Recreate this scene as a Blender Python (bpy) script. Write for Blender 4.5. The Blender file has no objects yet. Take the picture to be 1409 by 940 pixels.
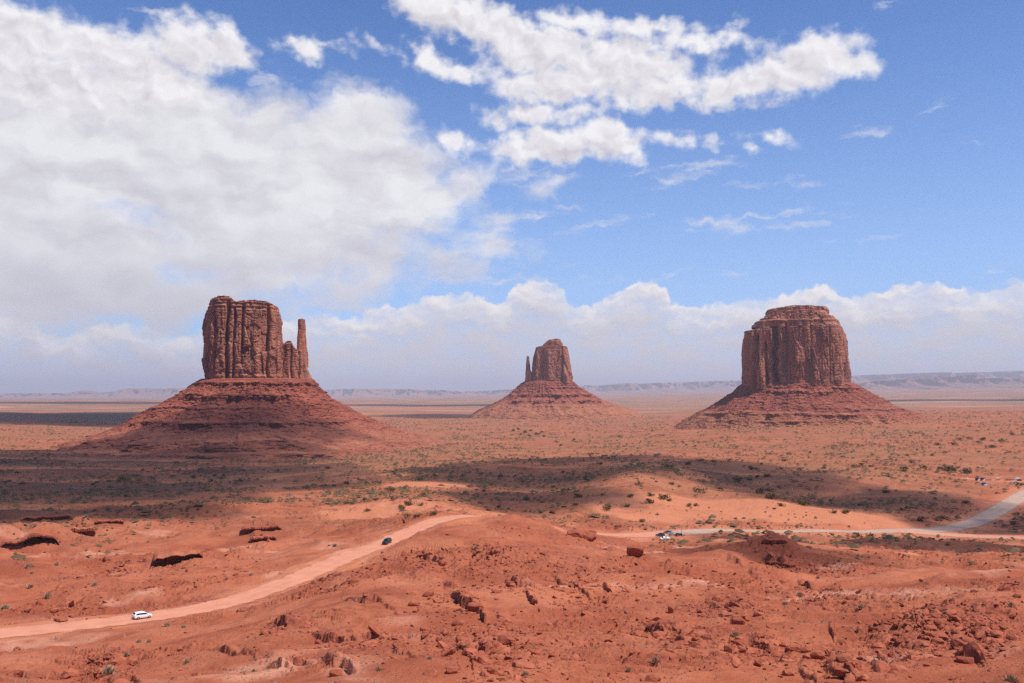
import bpy, bmesh, math, random
import numpy as np
from mathutils import Vector, Matrix, Euler

# ------------------------------------------------------------------ camera, sky, sun, exposure
SC = bpy.context.scene
DENOISE = False
COL = SC.collection
CAM_Z = 130.0
F_PX, CU, CV, HORIZON = 1220.0, 704.5, 470.0, 545.0
PITCH = math.atan((HORIZON - CV) / F_PX)
SUN_EL, SUN_AZ = math.radians(61), math.radians(117)     # azimuth clockwise from the view direction (+Y)
SUN_DIR = np.array([math.cos(SUN_EL) * math.sin(SUN_AZ), math.cos(SUN_EL) * math.cos(SUN_AZ), math.sin(SUN_EL)])

cam_d = bpy.data.cameras.new('camera')
cam_d.sensor_width = 36.0
cam_d.lens = F_PX / 1409.0 * 36.0
cam_d.clip_start = 0.5
cam_d.clip_end = 300000.0
cam = bpy.data.objects.new('camera', cam_d)
COL.objects.link(cam)
cam.location = (0, 0, CAM_Z)
cam.rotation_euler = (math.pi / 2 + PITCH, 0, 0)
SC.camera = cam

SC.view_settings.view_transform = 'Standard'
SC.view_settings.look = 'None'
SC.view_settings.exposure = 0.30
SC.view_settings.gamma = 1.0
SC.view_settings.use_curve_mapping = False
SC.cycles.transparent_max_bounces = 24
SC.cycles.max_bounces = 6
SC.cycles.diffuse_bounces = 2
SC.cycles.glossy_bounces = 2
SC.cycles.transmission_bounces = 2
SC.cycles.volume_bounces = 0
try:
    SC.cycles.use_denoising = DENOISE
    SC.cycles.use_adaptive_sampling = True
    SC.cycles.adaptive_threshold = 0.012
except Exception:
    pass

sun_d = bpy.data.lights.new('sun', 'SUN')
sun_d.energy = 4.3
sun_d.angle = math.radians(0.53)
sun_d.color = (1.0, 0.955, 0.88)
sun = bpy.data.objects.new('sun', sun_d)
COL.objects.link(sun)
sun.location = tuple(SUN_DIR * 3000 + np.array([0, 0, CAM_Z]))
sun.rotation_euler = Vector(-SUN_DIR).to_track_quat('-Z', 'Y').to_euler()


def ray(u, v):
    """direction of the photograph's pixel (u, v) in the world, arrays allowed"""
    x = (np.asarray(u, float) - CU) / F_PX
    yu = (CV - np.asarray(v, float)) / F_PX
    c, s = math.cos(PITCH), math.sin(PITCH)
    return x, c - s * yu, s + c * yu


def azel(u, v):
    x, y, z = ray(u, v)
    return np.degrees(np.arctan2(x, y)), np.degrees(np.arctan2(z, np.hypot(x, y)))


# ---- small node-expression helper
class S:
    def __init__(s, nt, sock): s.nt, s.k = nt, sock
    def _m(s, op, *a, clamp=False):
        n = s.nt.nodes.new('ShaderNodeMath'); n.operation = op; n.use_clamp = clamp
        for i, x in enumerate((s,) + a):
            if isinstance(x, S): s.nt.links.new(x.k, n.inputs[i])
            else: n.inputs[i].default_value = float(x)
        return S(s.nt, n.outputs[0])
    def __add__(s, o): return s._m('ADD', o)
    __radd__ = __add__
    def __sub__(s, o): return s._m('SUBTRACT', o)
    def __rsub__(s, o): return (s * -1.0) + o
    def __mul__(s, o): return s._m('MULTIPLY', o)
    __rmul__ = __mul__
    def __truediv__(s, o): return s._m('DIVIDE', o)
    def max(s, o): return s._m('MAXIMUM', o)
    def min(s, o): return s._m('MINIMUM', o)
    def smax(s, o, d): return s._m('SMOOTH_MAX', o, d)
    def pow(s, o): return s._m('POWER', o)
    def sqrt(s): return s._m('SQRT')
    def abs(s): return s._m('ABSOLUTE')
    def sat(s): return s._m('ADD', 0.0, clamp=True)
    def ss(s, lo, hi):
        n = s.nt.nodes.new('ShaderNodeMapRange'); n.interpolation_type = 'SMOOTHSTEP'
        s.nt.links.new(s.k, n.inputs['Value'])
        n.inputs['From Min'].default_value = lo; n.inputs['From Max'].default_value = hi
        return S(s.nt, n.outputs[0])
    def lin(s, lo, hi, a=0.0, b=1.0):
        n = s.nt.nodes.new('ShaderNodeMapRange'); n.clamp = True
        s.nt.links.new(s.k, n.inputs['Value'])
        for nm, x in (('From Min', lo), ('From Max', hi), ('To Min', a), ('To Max', b)): n.inputs[nm].default_value = x
        return S(s.nt, n.outputs[0])


def comb(nt, x, y, z=0.0):
    n = nt.nodes.new('ShaderNodeCombineXYZ')
    for i, a in enumerate((x, y, z)):
        if isinstance(a, S): nt.links.new(a.k, n.inputs[i])
        else: n.inputs[i].default_value = float(a)
    return S(nt, n.outputs[0])


def sep(v):
    n = v.nt.nodes.new('ShaderNodeSeparateXYZ'); v.nt.links.new(v.k, n.inputs[0])
    return tuple(S(v.nt, o) for o in n.outputs)


def vmath(op, a, b):
    n = a.nt.nodes.new('ShaderNodeVectorMath'); n.operation = op
    for i, x in enumerate((a, b)):
        if isinstance(x, S): a.nt.links.new(x.k, n.inputs[i])
        else: n.inputs[i].default_value = x
    return S(a.nt, n.outputs['Value' if op in ('DOT_PRODUCT', 'LENGTH', 'DISTANCE') else 'Vector'])


def vscale(v, f):
    return vmath('MULTIPLY', v, (f, f, f) if not isinstance(f, tuple) else f)


def noise(v, scale, detail=4.0, rough=0.55, dims='3D', lac=2.0, color=False, dist=0.0):
    n = v.nt.nodes.new('ShaderNodeTexNoise'); n.noise_dimensions = dims
    v.nt.links.new(v.k, n.inputs['Vector'])
    n.inputs['Scale'].default_value = scale; n.inputs['Detail'].default_value = detail
    n.inputs['Roughness'].default_value = rough; n.inputs['Lacunarity'].default_value = lac
    n.inputs['Distortion'].default_value = dist
    return S(v.nt, n.outputs[1 if color else 0])


def mixc(f, a, b, mode='MIX'):
    nt = f.nt if isinstance(f, S) else (a.nt if isinstance(a, S) else b.nt)
    n = nt.nodes.new('ShaderNodeMix'); n.data_type = 'RGBA'; n.blend_type = mode
    if isinstance(f, S): nt.links.new(f.k, n.inputs[0])
    else: n.inputs[0].default_value = f
    for i, c in ((6, a), (7, b)):
        if isinstance(c, S): nt.links.new(c.k, n.inputs[i])
        else: n.inputs[i].default_value = (*c, 1.0)
    return S(nt, n.outputs[2])


# ---- world: Nishita sky with cloud layers by direction (azimuth and elevation in degrees)
world = bpy.data.worlds.new('World'); SC.world = world; world.use_nodes = True
WN = world.node_tree; WN.nodes.clear()
SKY_STRENGTH = 0.1


def build_world():
    out = WN.nodes.new('ShaderNodeOutputWorld'); bg = WN.nodes.new('ShaderNodeBackground')
    WN.links.new(bg.outputs[0], out.inputs[0]); bg.inputs[1].default_value = SKY_STRENGTH
    sk = WN.nodes.new('ShaderNodeTexSky'); sk.sky_type = 'NISHITA'; sk.sun_disc = False
    sk.sun_elevation = SUN_EL; sk.sun_rotation = SUN_AZ
    sk.altitude = 1600; sk.air_density = 1.0; sk.dust_density = 0.6; sk.ozone_density = 2.0
    skyc = S(WN, sk.outputs[0])
    skyc = mixc(1.0, skyc, SKY_TINT, 'MULTIPLY')
    tc = WN.nodes.new('ShaderNodeTexCoord'); d = S(WN, tc.outputs['Generated'])
    x, y, z = sep(d)
    az = x._m('ARCTAN2', y) * 57.29578
    el = z._m('ARCSINE') * 57.29578
    P = comb(WN, az, el, 0.0)
    # low haze whitening of clear sky towards the horizon
    skyc = mixc(el.lin(0.0, 26.0, 1.0, 0.0).pow(1.6) * 0.62, skyc, tuple(c / SKY_STRENGTH for c in (0.43, 0.61, 0.90)))

    def warp(P, sc, amp, seed, det=3.0, ro=0.5):
        q = vmath('ADD', P, (seed * 7.3, seed * 3.1, 0))
        n = noise(q, sc, det, ro, '2D', color=True)
        return vmath('ADD', P, vmath('MULTIPLY', vmath('SUBTRACT', n, (0.5, 0.5, 0.5)), (amp, amp * 0.8, 0.0)))

    def ellipses(P, lst, cap, soft):
        Q = vmath('ADD', vmath('MULTIPLY', P, (1, 1, 0)), (0, 0, 1))
        F = None
        for e in lst:
            u, v, ru, rv, rot = e[:5]; w = e[5] if len(e) > 5 else 0.0
            a0, e0 = azel(u, v)
            k = 57.29578 / F_PX * math.cos(math.radians(a0)) ** 1.5
            A, B = ru * k, rv * k
            t = -math.radians(rot)               # rot > 0: right end lower in the picture
            c, s = math.cos(t), math.sin(t)
            p = vmath('DOT_PRODUCT', Q, (c / A, s / A, -(c * a0 + s * e0) / A))
            q = vmath('DOT_PRODUCT', Q, (-s / B, c / B, (s * a0 - c * e0) / B))
            r = p._m('MULTIPLY_ADD', p, q * q).sqrt()
            m = min(B, cap)
            f = r._m('MULTIPLY_ADD', -m, m + w)
            F = f if F is None else F.smax(f, soft)
        return F

    # 1. crisp cumulus
    Pw = warp(P, 0.55, 1.5, 1, 2.0)
    Pw = warp(Pw, 1.8, 0.40, 2, 4.0, 0.58)
    n1 = noise(vmath('MULTIPLY', P, (1.0, 1.25, 1.0)), 0.8, 8.0, 0.52, '2D')
    nb = (n1 - 0.5)
    F1 = ellipses(Pw, CUMULUS, 1.1, 0.22)
    up = vmath('ADD', Pw, (0.40, 0.62, 0.0))
    F1u = ellipses(up, CUMULUS_BIG, 1.1, 0.22)
    n1a = noise(vmath('MULTIPLY', Pw, (1.0, 1.25, 1.0)), 0.62, 3.5, 0.48, '2D')
    n1u = noise(vmath('ADD', vmath('MULTIPLY', Pw, (1.0, 1.25, 1.0)), (0.26, 0.50, 0.0)), 0.62, 3.5, 0.48, '2D')
    D1 = (F1 + nb * 1.25)
    d1 = D1.ss(-0.24, 0.56)
    sh1 = ((F1u + (n1u - 0.5) * 1.2).lin(-0.25, 1.5) * 0.60 + ((n1u - n1a) * 1.5).lin(-0.5, 0.5, -0.30, 0.34)).sat()  # cumulus shade put into the colour: bright sunward tops, grey undersides
    # 2. broad soft mass on the left
    Pv = warp(P, 0.30, 2.6, 5, 5.0, 0.58)
    n2 = noise(vmath('MULTIPLY', Pv, (0.8, 1.35, 1.0)), 0.33, 9.0, 0.55, '2D')
    F2 = ellipses(Pv, VEIL, 3.0, 1.2)
    d2 = (F2 + (n2 - 0.5) * 3.8).ss(-0.9, 1.1)
    n2a = noise(vmath('MULTIPLY', Pv, (0.8, 1.5, 1.0)), 0.20, 4.5, 0.50, '2D')
    n2u = noise(vmath('ADD', vmath('MULTIPLY', Pv, (0.8, 1.5, 1.0)), (0.5, 1.1, 0.0)), 0.20, 4.5, 0.50, '2D')
    amp = el.lin(5.0, 11.0, 0.25, 1.0)
    sh2 = ((n2u - n2a) * amp * 1.5 + (0.5 - n2a) * amp * 0.7 + 0.26 + el.lin(2.0, 12.0, 0.48, 0.0) + (n2 - 0.5) * amp * 0.35).sat()  # soft mass shaded in its colour, greyer away from the sun and lower
    # 3. thin wisps and streaks
    Pz = warp(P, 0.8, 1.1, 8, 5.0, 0.6)
    n3 = noise(vmath('MULTIPLY', Pz, (0.55, 2.3, 1.0)), 0.85, 8.0, 0.62, '2D')
    F3 = ellipses(Pz, WISPS, 0.5, 0.15)
    d3 = (F3 + (n3 - 0.5) * 1.5).ss(-0.05, 0.75) * 0.78
    # 4. cumulus line along the horizon
    fc = WN.nodes.new('ShaderNodeFloatCurve')
    pts = [(float(azel(u, v)[0]), float(azel(u, v)[1])) for u, v in HORIZON_TOPS]
    cm = fc.mapping; cu = cm.curves[0]
    cu.points[0].location = ((pts[0][0] + 60) / 120, pts[0][1] / 10)
    cu.points[1].location = ((pts[-1][0] + 60) / 120, pts[-1][1] / 10)
    for a, e in pts[1:-1]: cu.points.new((a + 60) / 120, e / 10)
    cm.update()
    Ph = warp(P, 1.3, 0.9, 11, 2.0, 0.5)
    Ph = warp(Ph, 4.0, 0.30, 12, 4.0, 0.6)
    hx, hy, _ = sep(Ph)
    WN.links.new(((hx + 60.0) * (1 / 120.0)).k, fc.inputs['Value'])
    top = S(WN, fc.outputs[0]) * 10.0
    depth = top - hy
    n4 = noise(vmath('MULTIPLY', Ph, (0.9, 1.9, 1.0)), 0.5, 4.0, 0.5, '2D')
    n4u = noise(vmath('ADD', vmath('MULTIPLY', Ph, (0.9, 1.9, 1.0)), (0.25, 0.55, 0)), 0.5, 3.0, 0.5, '2D')
    d4 = (depth + (n4 - 0.55) * 0.9).ss(-0.05, 0.32) * (el.lin(-1.0, 1.2, 0.86, 0.96))
    puff = (n4 - 0.36).lin(0.0, 0.26)
    amp4 = depth.lin(0.2, 2.6, 1.0, 0.18)
    sh4 = (depth.lin(0.1, 2.2, 0.0, 0.72) + (n4u - n4) * amp4 * 1.7 + 0.12).sat()  # horizon clouds shaded in their colour, bright tops over grey bases
    d4 = d4 * (puff * 0.35 + 0.65).max(el.lin(2.2, 0.8, 0.0, 1.0))

    def cl(*c): return tuple(k / SKY_STRENGTH for k in c)
    c4 = mixc(sh4, cl(0.83, 0.785, 0.765), cl(0.530, 0.505, 0.545))
    c2 = mixc(sh2, cl(0.75, 0.745, 0.76), cl(0.475, 0.450, 0.500))
    c1 = mixc(sh1, cl(0.80, 0.785, 0.795), cl(0.475, 0.440, 0.488))
    col = mixc(d4, skyc, c4)
    col = mixc(d3, col, cl(0.64, 0.64, 0.70))
    col = mixc(d2 * 0.97, col, c2)
    col = mixc(d1 * 0.97, col, c1)
    # lower hemisphere: plain ground bounce
    col = mixc(el.lin(-0.6, -3.0), col, cl(0.30, 0.16, 0.11))
    WN.links.new(col.k, bg.inputs[0])


SKY_TINT = (0.70, 0.95, 1.32)
CUMULUS = [
    (30, 45, 95, 40, 20), (100, 65, 90, 38, 18), (175, 85, 110, 44, 8), (255, 62, 72, 40, -6), (310, 68, 46, 30, 8), (60, 110, 140, 50, 5), (220, 125, 90, 22, 3),
    (418, 68, 34, 15, 10), (458, 62, 34, 8, 0), (530, 68, 22, 6, 15),
    (600, 12, 75, 30, 18), (680, 38, 75, 34, 24), (750, 72, 110, 40, 10), (850, 92, 115, 48, 4), (790, 30, 60, 16, 8), (880, 42, 100, 16, 3),
    (970, 58, 100, 13, 5), (905, 125, 80, 26, -8), (1010, 120, 75, 24, -8), (1090, 98, 100, 34, -10), (1120, 68, 60, 24, -4), (1170, 88, 46, 18, 10),
    (590, 82, 36, 18, 30), (640, 100, 70, 13, 6), (725, 158, 66, 18, -4), (800, 150, 40, 12, 0), (760, 118, 90, 28, 0),
    (775, 198, 100, 24, -2, 0.12), (826, 188, 46, 27, 0, 0.1), (862, 204, 30, 20, 0, 0.1), (725, 207, 54, 16, 0, 0.1), (632, 196, 30, 17, 20, -0.05),
    (930, 191, 36, 10, 8), (985, 199, 18, 8, 5), (1055, 189, 28, 8, 8), (1030, 204, 10, 4, 20), (700, 225, 20, 4, 0),
]
CUMULUS_BIG = [e for e in CUMULUS if e[2] * e[3] > 1000]
VEIL = [
    (40, 200, 220, 150, 5), (220, 190, 220, 95, 8), (330, 250, 230, 120, 4), (470, 235, 125, 105, 6), (505, 165, 70, 40, 10), (540, 260, 90, 75, 10), (90, 330, 280, 70, 0),
    (380, 335, 260, 45, 2), (560, 345, 110, 20, -2), (80, 395, 330, 66, 0, -0.2), (340, 372, 220, 46, 2, -0.2), (640, 240, 60, 30, -20, -0.4), (700, 300, 140, 62, -16, -2.9), (1020, 320, 120, 46, 0, -2.5), (760, 250, 80, 30, -20, -1.5),
]
WISPS = [
    (960, 234, 66, 12, -6), (1060, 252, 60, 6, 4), (735, 298, 62, 8, -12), (810, 312, 62, 8, -10), (690, 318, 40, 6, -8), (1055, 298, 76, 7, -5),
    (965, 308, 34, 11, 0), (1100, 308, 52, 7, 2), (1010, 372, 42, 6, -2), (915, 381, 26, 6, -18), (1370, 370, 24, 9, -25), (605, 318, 32, 6, 0),
    (690, 368, 60, 5, -3), (775, 243, 20, 7, -10), (1288, 145, 24, 6, -15), (1192, 184, 36, 8, -3), (730, 240, 90, 20, -22, -0.25), (640, 385, 110, 9, 0), (790, 385, 60, 5, 0),
    (375, 110, 40, 9, 0), (1018, 35, 20, 10, -30), (1000, 145, 50, 8, 6), (230, 22, 50, 5, 5), (1110, 253, 40, 5, 4), (925, 248, 30, 8, -10), (1000, 226, 34, 8, -4), (705, 335, 46, 5, -4), (858, 300, 30, 4, -6), (1135, 296, 34, 4, 0), (1335, 200, 22, 3, -5), (880, 238, 26, 6, -15), (770, 330, 40, 5, -10), (1215, 8, 20, 5, 0), (655, 262, 40, 10, -25), (1180, 330, 50, 4, 2),
]
HORIZON_TOPS = [(-900, 440), (-400, 430), (-150, 436), (0, 430), (40, 434), (75, 458), (120, 452), (160, 441), (200, 444), (240, 458), (300, 448), (380, 440), (440, 430), (480, 436),
                (505, 424), (560, 414), (600, 402), (650, 400), (680, 416), (700, 398), (725, 388), (750, 384), (775, 396), (800, 418), (830, 404), (865, 392), (885, 384),
                (915, 400), (940, 420), (985, 418), (1020, 408), (1070, 405), (1110, 396), (1145, 393), (1170, 404), (1215, 400), (1270, 388), (1310, 392), (1350, 396),
                (1380, 388), (1409, 384), (1550, 400), (1800, 410), (2300, 430)]
build_world()
world.cycles.sampling_method = 'MANUAL'
world.cycles.sample_map_resolution = 256

# ------------------------------------------------------------------ numpy noise
_ANG = np.linspace(0, 2 * np.pi, 256, endpoint=False)
_GC, _GS = np.cos(_ANG).astype(np.float32), np.sin(_ANG).astype(np.float32)


def _hash(xi, yi, seed):
    h = xi.astype(np.uint32) * np.uint32(374761393) + yi.astype(np.uint32) * np.uint32(668265263) + np.uint32((seed * 974711 + 12345) & 0xffffffff)
    h = (h ^ (h >> np.uint32(13))) * np.uint32(1274126177)
    return h ^ (h >> np.uint32(16))


def perlin(x, y, seed=0):
    x = np.asarray(x, np.float64); y = np.asarray(y, np.float64)
    fx, fy = np.floor(x), np.floor(y)
    xi, yi = fx.astype(np.int64), fy.astype(np.int64)
    xf, yf = (x - fx).astype(np.float32), (y - fy).astype(np.float32)
    u = xf * xf * xf * (xf * (xf * 6 - 15) + 10); v = yf * yf * yf * (yf * (yf * 6 - 15) + 10)

    def g(dx, dy):
        h = _hash(xi + dx, yi + dy, seed) & np.uint32(255)
        return _GC[h] * (xf - dx) + _GS[h] * (yf - dy)
    a, b, c, d = g(0, 0), g(1, 0), g(0, 1), g(1, 1)
    return ((a + (b - a) * u) * (1 - v) + (c + (d - c) * u) * v) * 1.5


def fbm(x, y, octs=4, seed=0, gain=0.5, lac=2.03):
    t = 0; amp = 1.0; s = 0
    for i in range(octs):
        t = t + perlin(np.asarray(x) * lac ** i + 17.1 * i, np.asarray(y) * lac ** i - 9.7 * i, seed + i) * amp
        s += amp; amp *= gain
    return t / s


def ridged(x, y, octs=3, seed=0):
    t = 0; amp = 1.0; s = 0
    for i in range(octs):
        t = t + (1 - np.abs(perlin(np.asarray(x) * 2.03 ** i, np.asarray(y) * 2.03 ** i, seed + i)) * 1.6) * amp
        s += amp; amp *= 0.5
    return t / s


def cells(x, y, seed=0):
    """Worley: (distance to nearest, distance to second, id in 0..1)"""
    x = np.asarray(x, float); y = np.asarray(y, float)
    fx, fy = np.floor(x).astype(np.int64), np.floor(y).astype(np.int64)
    d1 = np.full(x.shape, 9.0); d2 = d1.copy(); idd = np.zeros(x.shape)
    for dx in (-1, 0, 1):
        for dy in (-1, 0, 1):
            h = _hash(fx + dx, fy + dy, seed)
            px = fx + dx + (h & np.uint32(1023)) / 1023.0
            py = fy + dy + ((h >> np.uint32(10)) & np.uint32(1023)) / 1023.0
            d = np.hypot(px - x, py - y)
            near = d < d1
            d2 = np.where(near, d1, np.minimum(d2, d)); idd = np.where(near, ((h >> np.uint32(20)) & np.uint32(1023)) / 1023.0, idd); d1 = np.where(near, d, d1)
    return d1, d2, idd


def smooth(a, b, x):
    t = np.clip((x - a) / (b - a), 0, 1)
    return t * t * (3 - 2 * t)


# ------------------------------------------------------------------ the lie of the land: surveyed points (pixel of the photograph, horizontal range in metres)
CTRL = []
for _u in (-300, 200, 704, 1200, 1700):
    CTRL += [(_u, 1330, 5), (_u, 1075, 30), (_u, 990, 62)]
CTRL += [
    (-300, 955, 98), (0, 940, 115), (150, 940, 112), (350, 940, 100), (550, 940, 92), (704, 940, 88), (850, 940, 90), (1000, 940, 92), (1200, 940, 92), (1409, 940, 92), (1700, 950, 92),
    (0, 905, 160), (150, 900, 150), (300, 893, 137), (450, 888, 127), (620, 886, 120), (760, 893, 114), (900, 893, 118), (1050, 893, 120), (1200, 888, 124), (1409, 888, 126),
    (-300, 895, 205), (0, 873, 214), (100, 862, 218), (200, 850, 224), (300, 834, 234), (400, 801, 256), (450, 778, 272), (530, 748, 302), (600, 716, 338), (640, 710, 352),
    (300, 862, 172), (420, 845, 168), (500, 815, 195), (600, 785, 220), (620, 835, 162),
    (704, 850, 152), (704, 800, 195), (704, 752, 262), (704, 728, 310), (704, 714, 345), (704, 719, 425), (704, 700, 540), (704, 680, 680), (704, 655, 880), (704, 633, 1120), (704, 612, 1600), (704, 597, 2150),
    (850, 850, 155), (850, 800, 205), (850, 770, 255), (850, 756, 300), (850, 747, 370), (850, 738, 450), (925, 748, 420), (925, 735, 475), (925, 762, 330),
    (1000, 850, 155), (1000, 800, 215), (1000, 765, 290), (1000, 748, 370), (1000, 729, 520),
    (1060, 752, 330), (1060, 750, 400), (1060, 731, 545), (1060, 780, 280), (1060, 800, 235),
    (1200, 850, 160), (1200, 810, 225), (1200, 780, 300), (1200, 760, 380), (1200, 746, 470), (1200, 734, 580),
    (1370, 850, 150), (1370, 806, 222), (1370, 795, 250), (1370, 797, 290), (1370, 778, 345), (1370, 757, 450), (1370, 743, 560),
    (1700, 850, 150), (1700, 765, 400), (1700, 740, 600), (-300, 830, 280),
    (1150, 734, 560), (1280, 731, 612), (1340, 718, 690), (1380, 697, 790), (1409, 678, 880),
    (0, 830, 268), (100, 820, 270), (200, 800, 284), (300, 780, 302), (400, 758, 318), (0, 782, 345), (120, 770, 360), (250, 770, 342), (350, 745, 380), (0, 745, 425), (100, 730, 455), (250, 716, 470),
    (450, 728, 395), (250, 702, 515), (0, 706, 560), (100, 697, 620), (250, 690, 640), (400, 690, 560), (500, 714, 430), (550, 700, 470), (600, 690, 510),
    (0, 665, 900), (150, 660, 950), (300, 656, 1000), (450, 650, 960), (600, 650, 870), (600, 670, 670), (450, 680, 650),
    (0, 633, 1350), (150, 636, 1300), (300, 636, 1300), (450, 630, 1400), (600, 614, 1550), (0, 612, 1750), (-300, 765, 380), (-300, 665, 900), (-300, 630, 1350),
    (800, 700, 540), (800, 660, 820), (800, 630, 1160), (880, 645, 770), (880, 653, 715), (880, 672, 640), (880, 700, 560), (880, 721, 500), (880, 640, 900), (880, 625, 1200), (880, 608, 1700), (880, 590, 2350),
    (960, 622, 1250), (960, 645, 930), (960, 668, 740), (960, 676, 690), (1050, 683, 685), (1150, 703, 640), (1220, 716, 622), (960, 706, 585), (1050, 712, 590), (1050, 676, 780), (1150, 700, 715),
    (1100, 660, 880), (1100, 640, 1070), (1200, 690, 765), (1200, 660, 920), (1200, 630, 1160), (1300, 690, 780), (1300, 664, 960), (1370, 661, 1000), (1400, 654, 1070), (1300, 632, 1200), (1409, 622, 1320),
    (1100, 610, 1500), (1250, 604, 1620), (1409, 592, 1900), (1100, 588, 2050), (1250, 580, 2300), (1700, 660, 1000), (1700, 600, 1700),
    (0, 588, 2700), (200, 588, 2700), (0, 572, 3900), (200, 572, 3900), (0, 562, 6000), (704, 577, 3150), (704, 566, 4600), (450, 580, 3000), (1300, 567, 3100), (1300, 560, 4600), (1000, 572, 3300), (-300, 580, 3200), (1700, 570, 3200),
]
for _u in (-300, 0, 350, 704, 1050, 1409, 1700):
    _k = min(max((_u - 500) / 900.0, 0), 1)
    CTRL += [(_u, 554.5 - 5.5 * _k, 8200), (_u, 550.4 - 12 * _k, 14500), (_u, 547.8 - 17 * _k, 26000), (_u, 546.4 - 20 * _k, 52000)]
_c = np.array(CTRL, float)
_x, _y, _z = ray(_c[:, 0], _c[:, 1])
_ctrl_az = np.degrees(np.arctan2(_x, _y)); _ctrl_s = _z / np.hypot(_x, _y)


def _rbf_fit(P, val, lam=0.003):
    d = np.hypot(P[:, None, 0] - P[None, :, 0], P[:, None, 1] - P[None, :, 1])
    K = np.where(d > 0, d * d * np.log(d + 1e-12), 0) + lam * np.eye(len(P))
    Q = np.c_[np.ones(len(P)), P]
    A = np.block([[K, Q], [Q.T, np.zeros((3, 3))]])
    return np.linalg.solve(A, np.r_[val, 0, 0, 0])


_P = np.c_[_ctrl_az / 9.0, np.log(_c[:, 2]) * 2.4]
_w = _rbf_fit(_P, _ctrl_s * 100)
GA = np.linspace(-40, 40, 201); GL = np.linspace(math.log(2.5), math.log(70000), 520)
_gx, _gy = np.meshgrid(GA / 9.0, GL * 2.4)
_grid = np.full(_gx.shape, _w[-3]) + _w[-2] * _gx + _w[-1] * _gy
for _i in range(len(_P)):
    _d2 = (_gx - _P[_i, 0]) ** 2 + (_gy - _P[_i, 1]) ** 2
    _grid += _w[_i] * 0.5 * _d2 * np.log(_d2 + 1e-12)
_grid /= 100.0


def base_height(x, y):
    r = np.maximum(np.hypot(x, y), 2.6)
    az = np.degrees(np.arctan2(x, y))
    azc = np.clip(az, -39.9, 39.9)
    i = (azc - GA[0]) / (GA[1] - GA[0]); j = (np.log(np.clip(r, 2.6, 69000)) - GL[0]) / (GL[1] - GL[0])
    i0 = np.clip(np.floor(i).astype(int), 0, len(GA) - 2); j0 = np.clip(np.floor(j).astype(int), 0, len(GL) - 2)
    a, b = i - i0, j - j0
    g = _grid
    s = (g[j0, i0] * (1 - a) + g[j0, i0 + 1] * a) * (1 - b) + (g[j0 + 1, i0] * (1 - a) + g[j0 + 1, i0 + 1] * a) * b
    return CAM_Z + r * s


_MR = np.exp(np.linspace(math.log(60), math.log(60000), 2600))


def on_base(u, v):
    """where the sight line of pixel (u, v) first meets the smooth terrain: x, y, z"""
    x, y, z = ray(u, v)
    h = math.hypot(x, y); x, y, z = x / h, y / h, z / h
    hh = base_height(x * _MR, y * _MR) - (CAM_Z + z * _MR)
    k = np.argmax(hh > 0)
    if hh[k] <= 0: k = len(_MR) - 1
    k = max(k, 1)
    t = hh[k - 1] / (hh[k - 1] - hh[k] + 1e-9)
    r = _MR[k - 1] + (_MR[k] - _MR[k - 1]) * min(max(t, 0), 1)
    return x * r, y * r, CAM_Z + z * r


def at_range(u, r):
    x, y, z = ray(u, 560.0)
    h = math.hypot(x, y)
    return x / h * r, y / h * r


# ------------------------------------------------------------------ roads (pixel, range)
ROAD_A = [(-330, 905, 204), (-150, 889, 209), (0, 873, 214), (100, 862, 218), (200, 850, 224), (300, 834, 234), (350, 820, 244), (400, 801, 256), (450, 778, 272), (490, 762, 288), (530, 748, 303), (570, 729, 322),
          (605, 716, 340), (640, 711, 356), (670, 712, 372), (700, 717, 395), (735, 724, 418), (770, 731, 433), (850, 737, 452), (925, 734, 480), (1000, 729, 520), (1080, 731, 548), (1150, 733, 570), (1220, 733, 590), (1280, 730, 618),
          (1320, 723, 660), (1345, 715, 705), (1365, 706, 755), (1385, 694, 810), (1409, 678, 880), (1440, 655, 980), (1480, 640, 1100)]
ROAD_B = [(1230, 735, 592), (1290, 737, 596), (1350, 740, 590), (1409, 743, 582), (1500, 746, 570), (1650, 750, 555)]


def catmull(P, n):
    P = np.asarray(P, float); Q = np.vstack([2 * P[0] - P[1], P, 2 * P[-1] - P[-2]])
    out = []
    for i in range(1, len(Q) - 2):
        for t in np.linspace(0, 1, n, endpoint=False):
            a, b, c, d = Q[i - 1], Q[i], Q[i + 1], Q[i + 2]
            out.append(0.5 * (2 * b + (c - a) * t + (2 * a - 5 * b + 4 * c - d) * t * t + (3 * b - a - 3 * c + d) * t ** 3))
    out.append(Q[-2])
    return np.array(out)


def road_line(lst):
    xy = np.array([at_range(u, r) for u, v, r in lst])
    line = catmull(xy, 12)
    seg = np.r_[0, np.cumsum(np.hypot(*np.diff(line, axis=0).T))]
    s = np.arange(0, seg[-1], 2.0)
    x, y = np.interp(s, seg, line[:, 0]), np.interp(s, seg, line[:, 1])
    z = base_height(x, y)
    k = np.ones(15) / 15
    z = np.convolve(np.pad(z, 7, mode='edge'), k, mode='valid')
    return np.c_[x, y, z]


RA, RB = road_line(ROAD_A), road_line(ROAD_B)
WA = 5.0 + 1.2 * np.sin(np.arange(len(RA)) * 0.05)         # half widths
_da = np.hypot(RA[:, 0], RA[:, 1])
WA = np.where(_da < 300, 4.6, np.where(_da < 420, 4.2, 4.6)) + np.interp(np.degrees(np.arctan2(RA[:, 0], RA[:, 1])), [5, 9, 11, 14, 20, 25, 28], [0, 4.0, 5.0, 1.0, 0.5, 4.0, 3.5]) * (_da > 400)
WB = np.full(len(RB), 7.0)
ROAD_PTS = np.vstack([np.c_[RA, WA], np.c_[RB, WB]])


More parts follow.
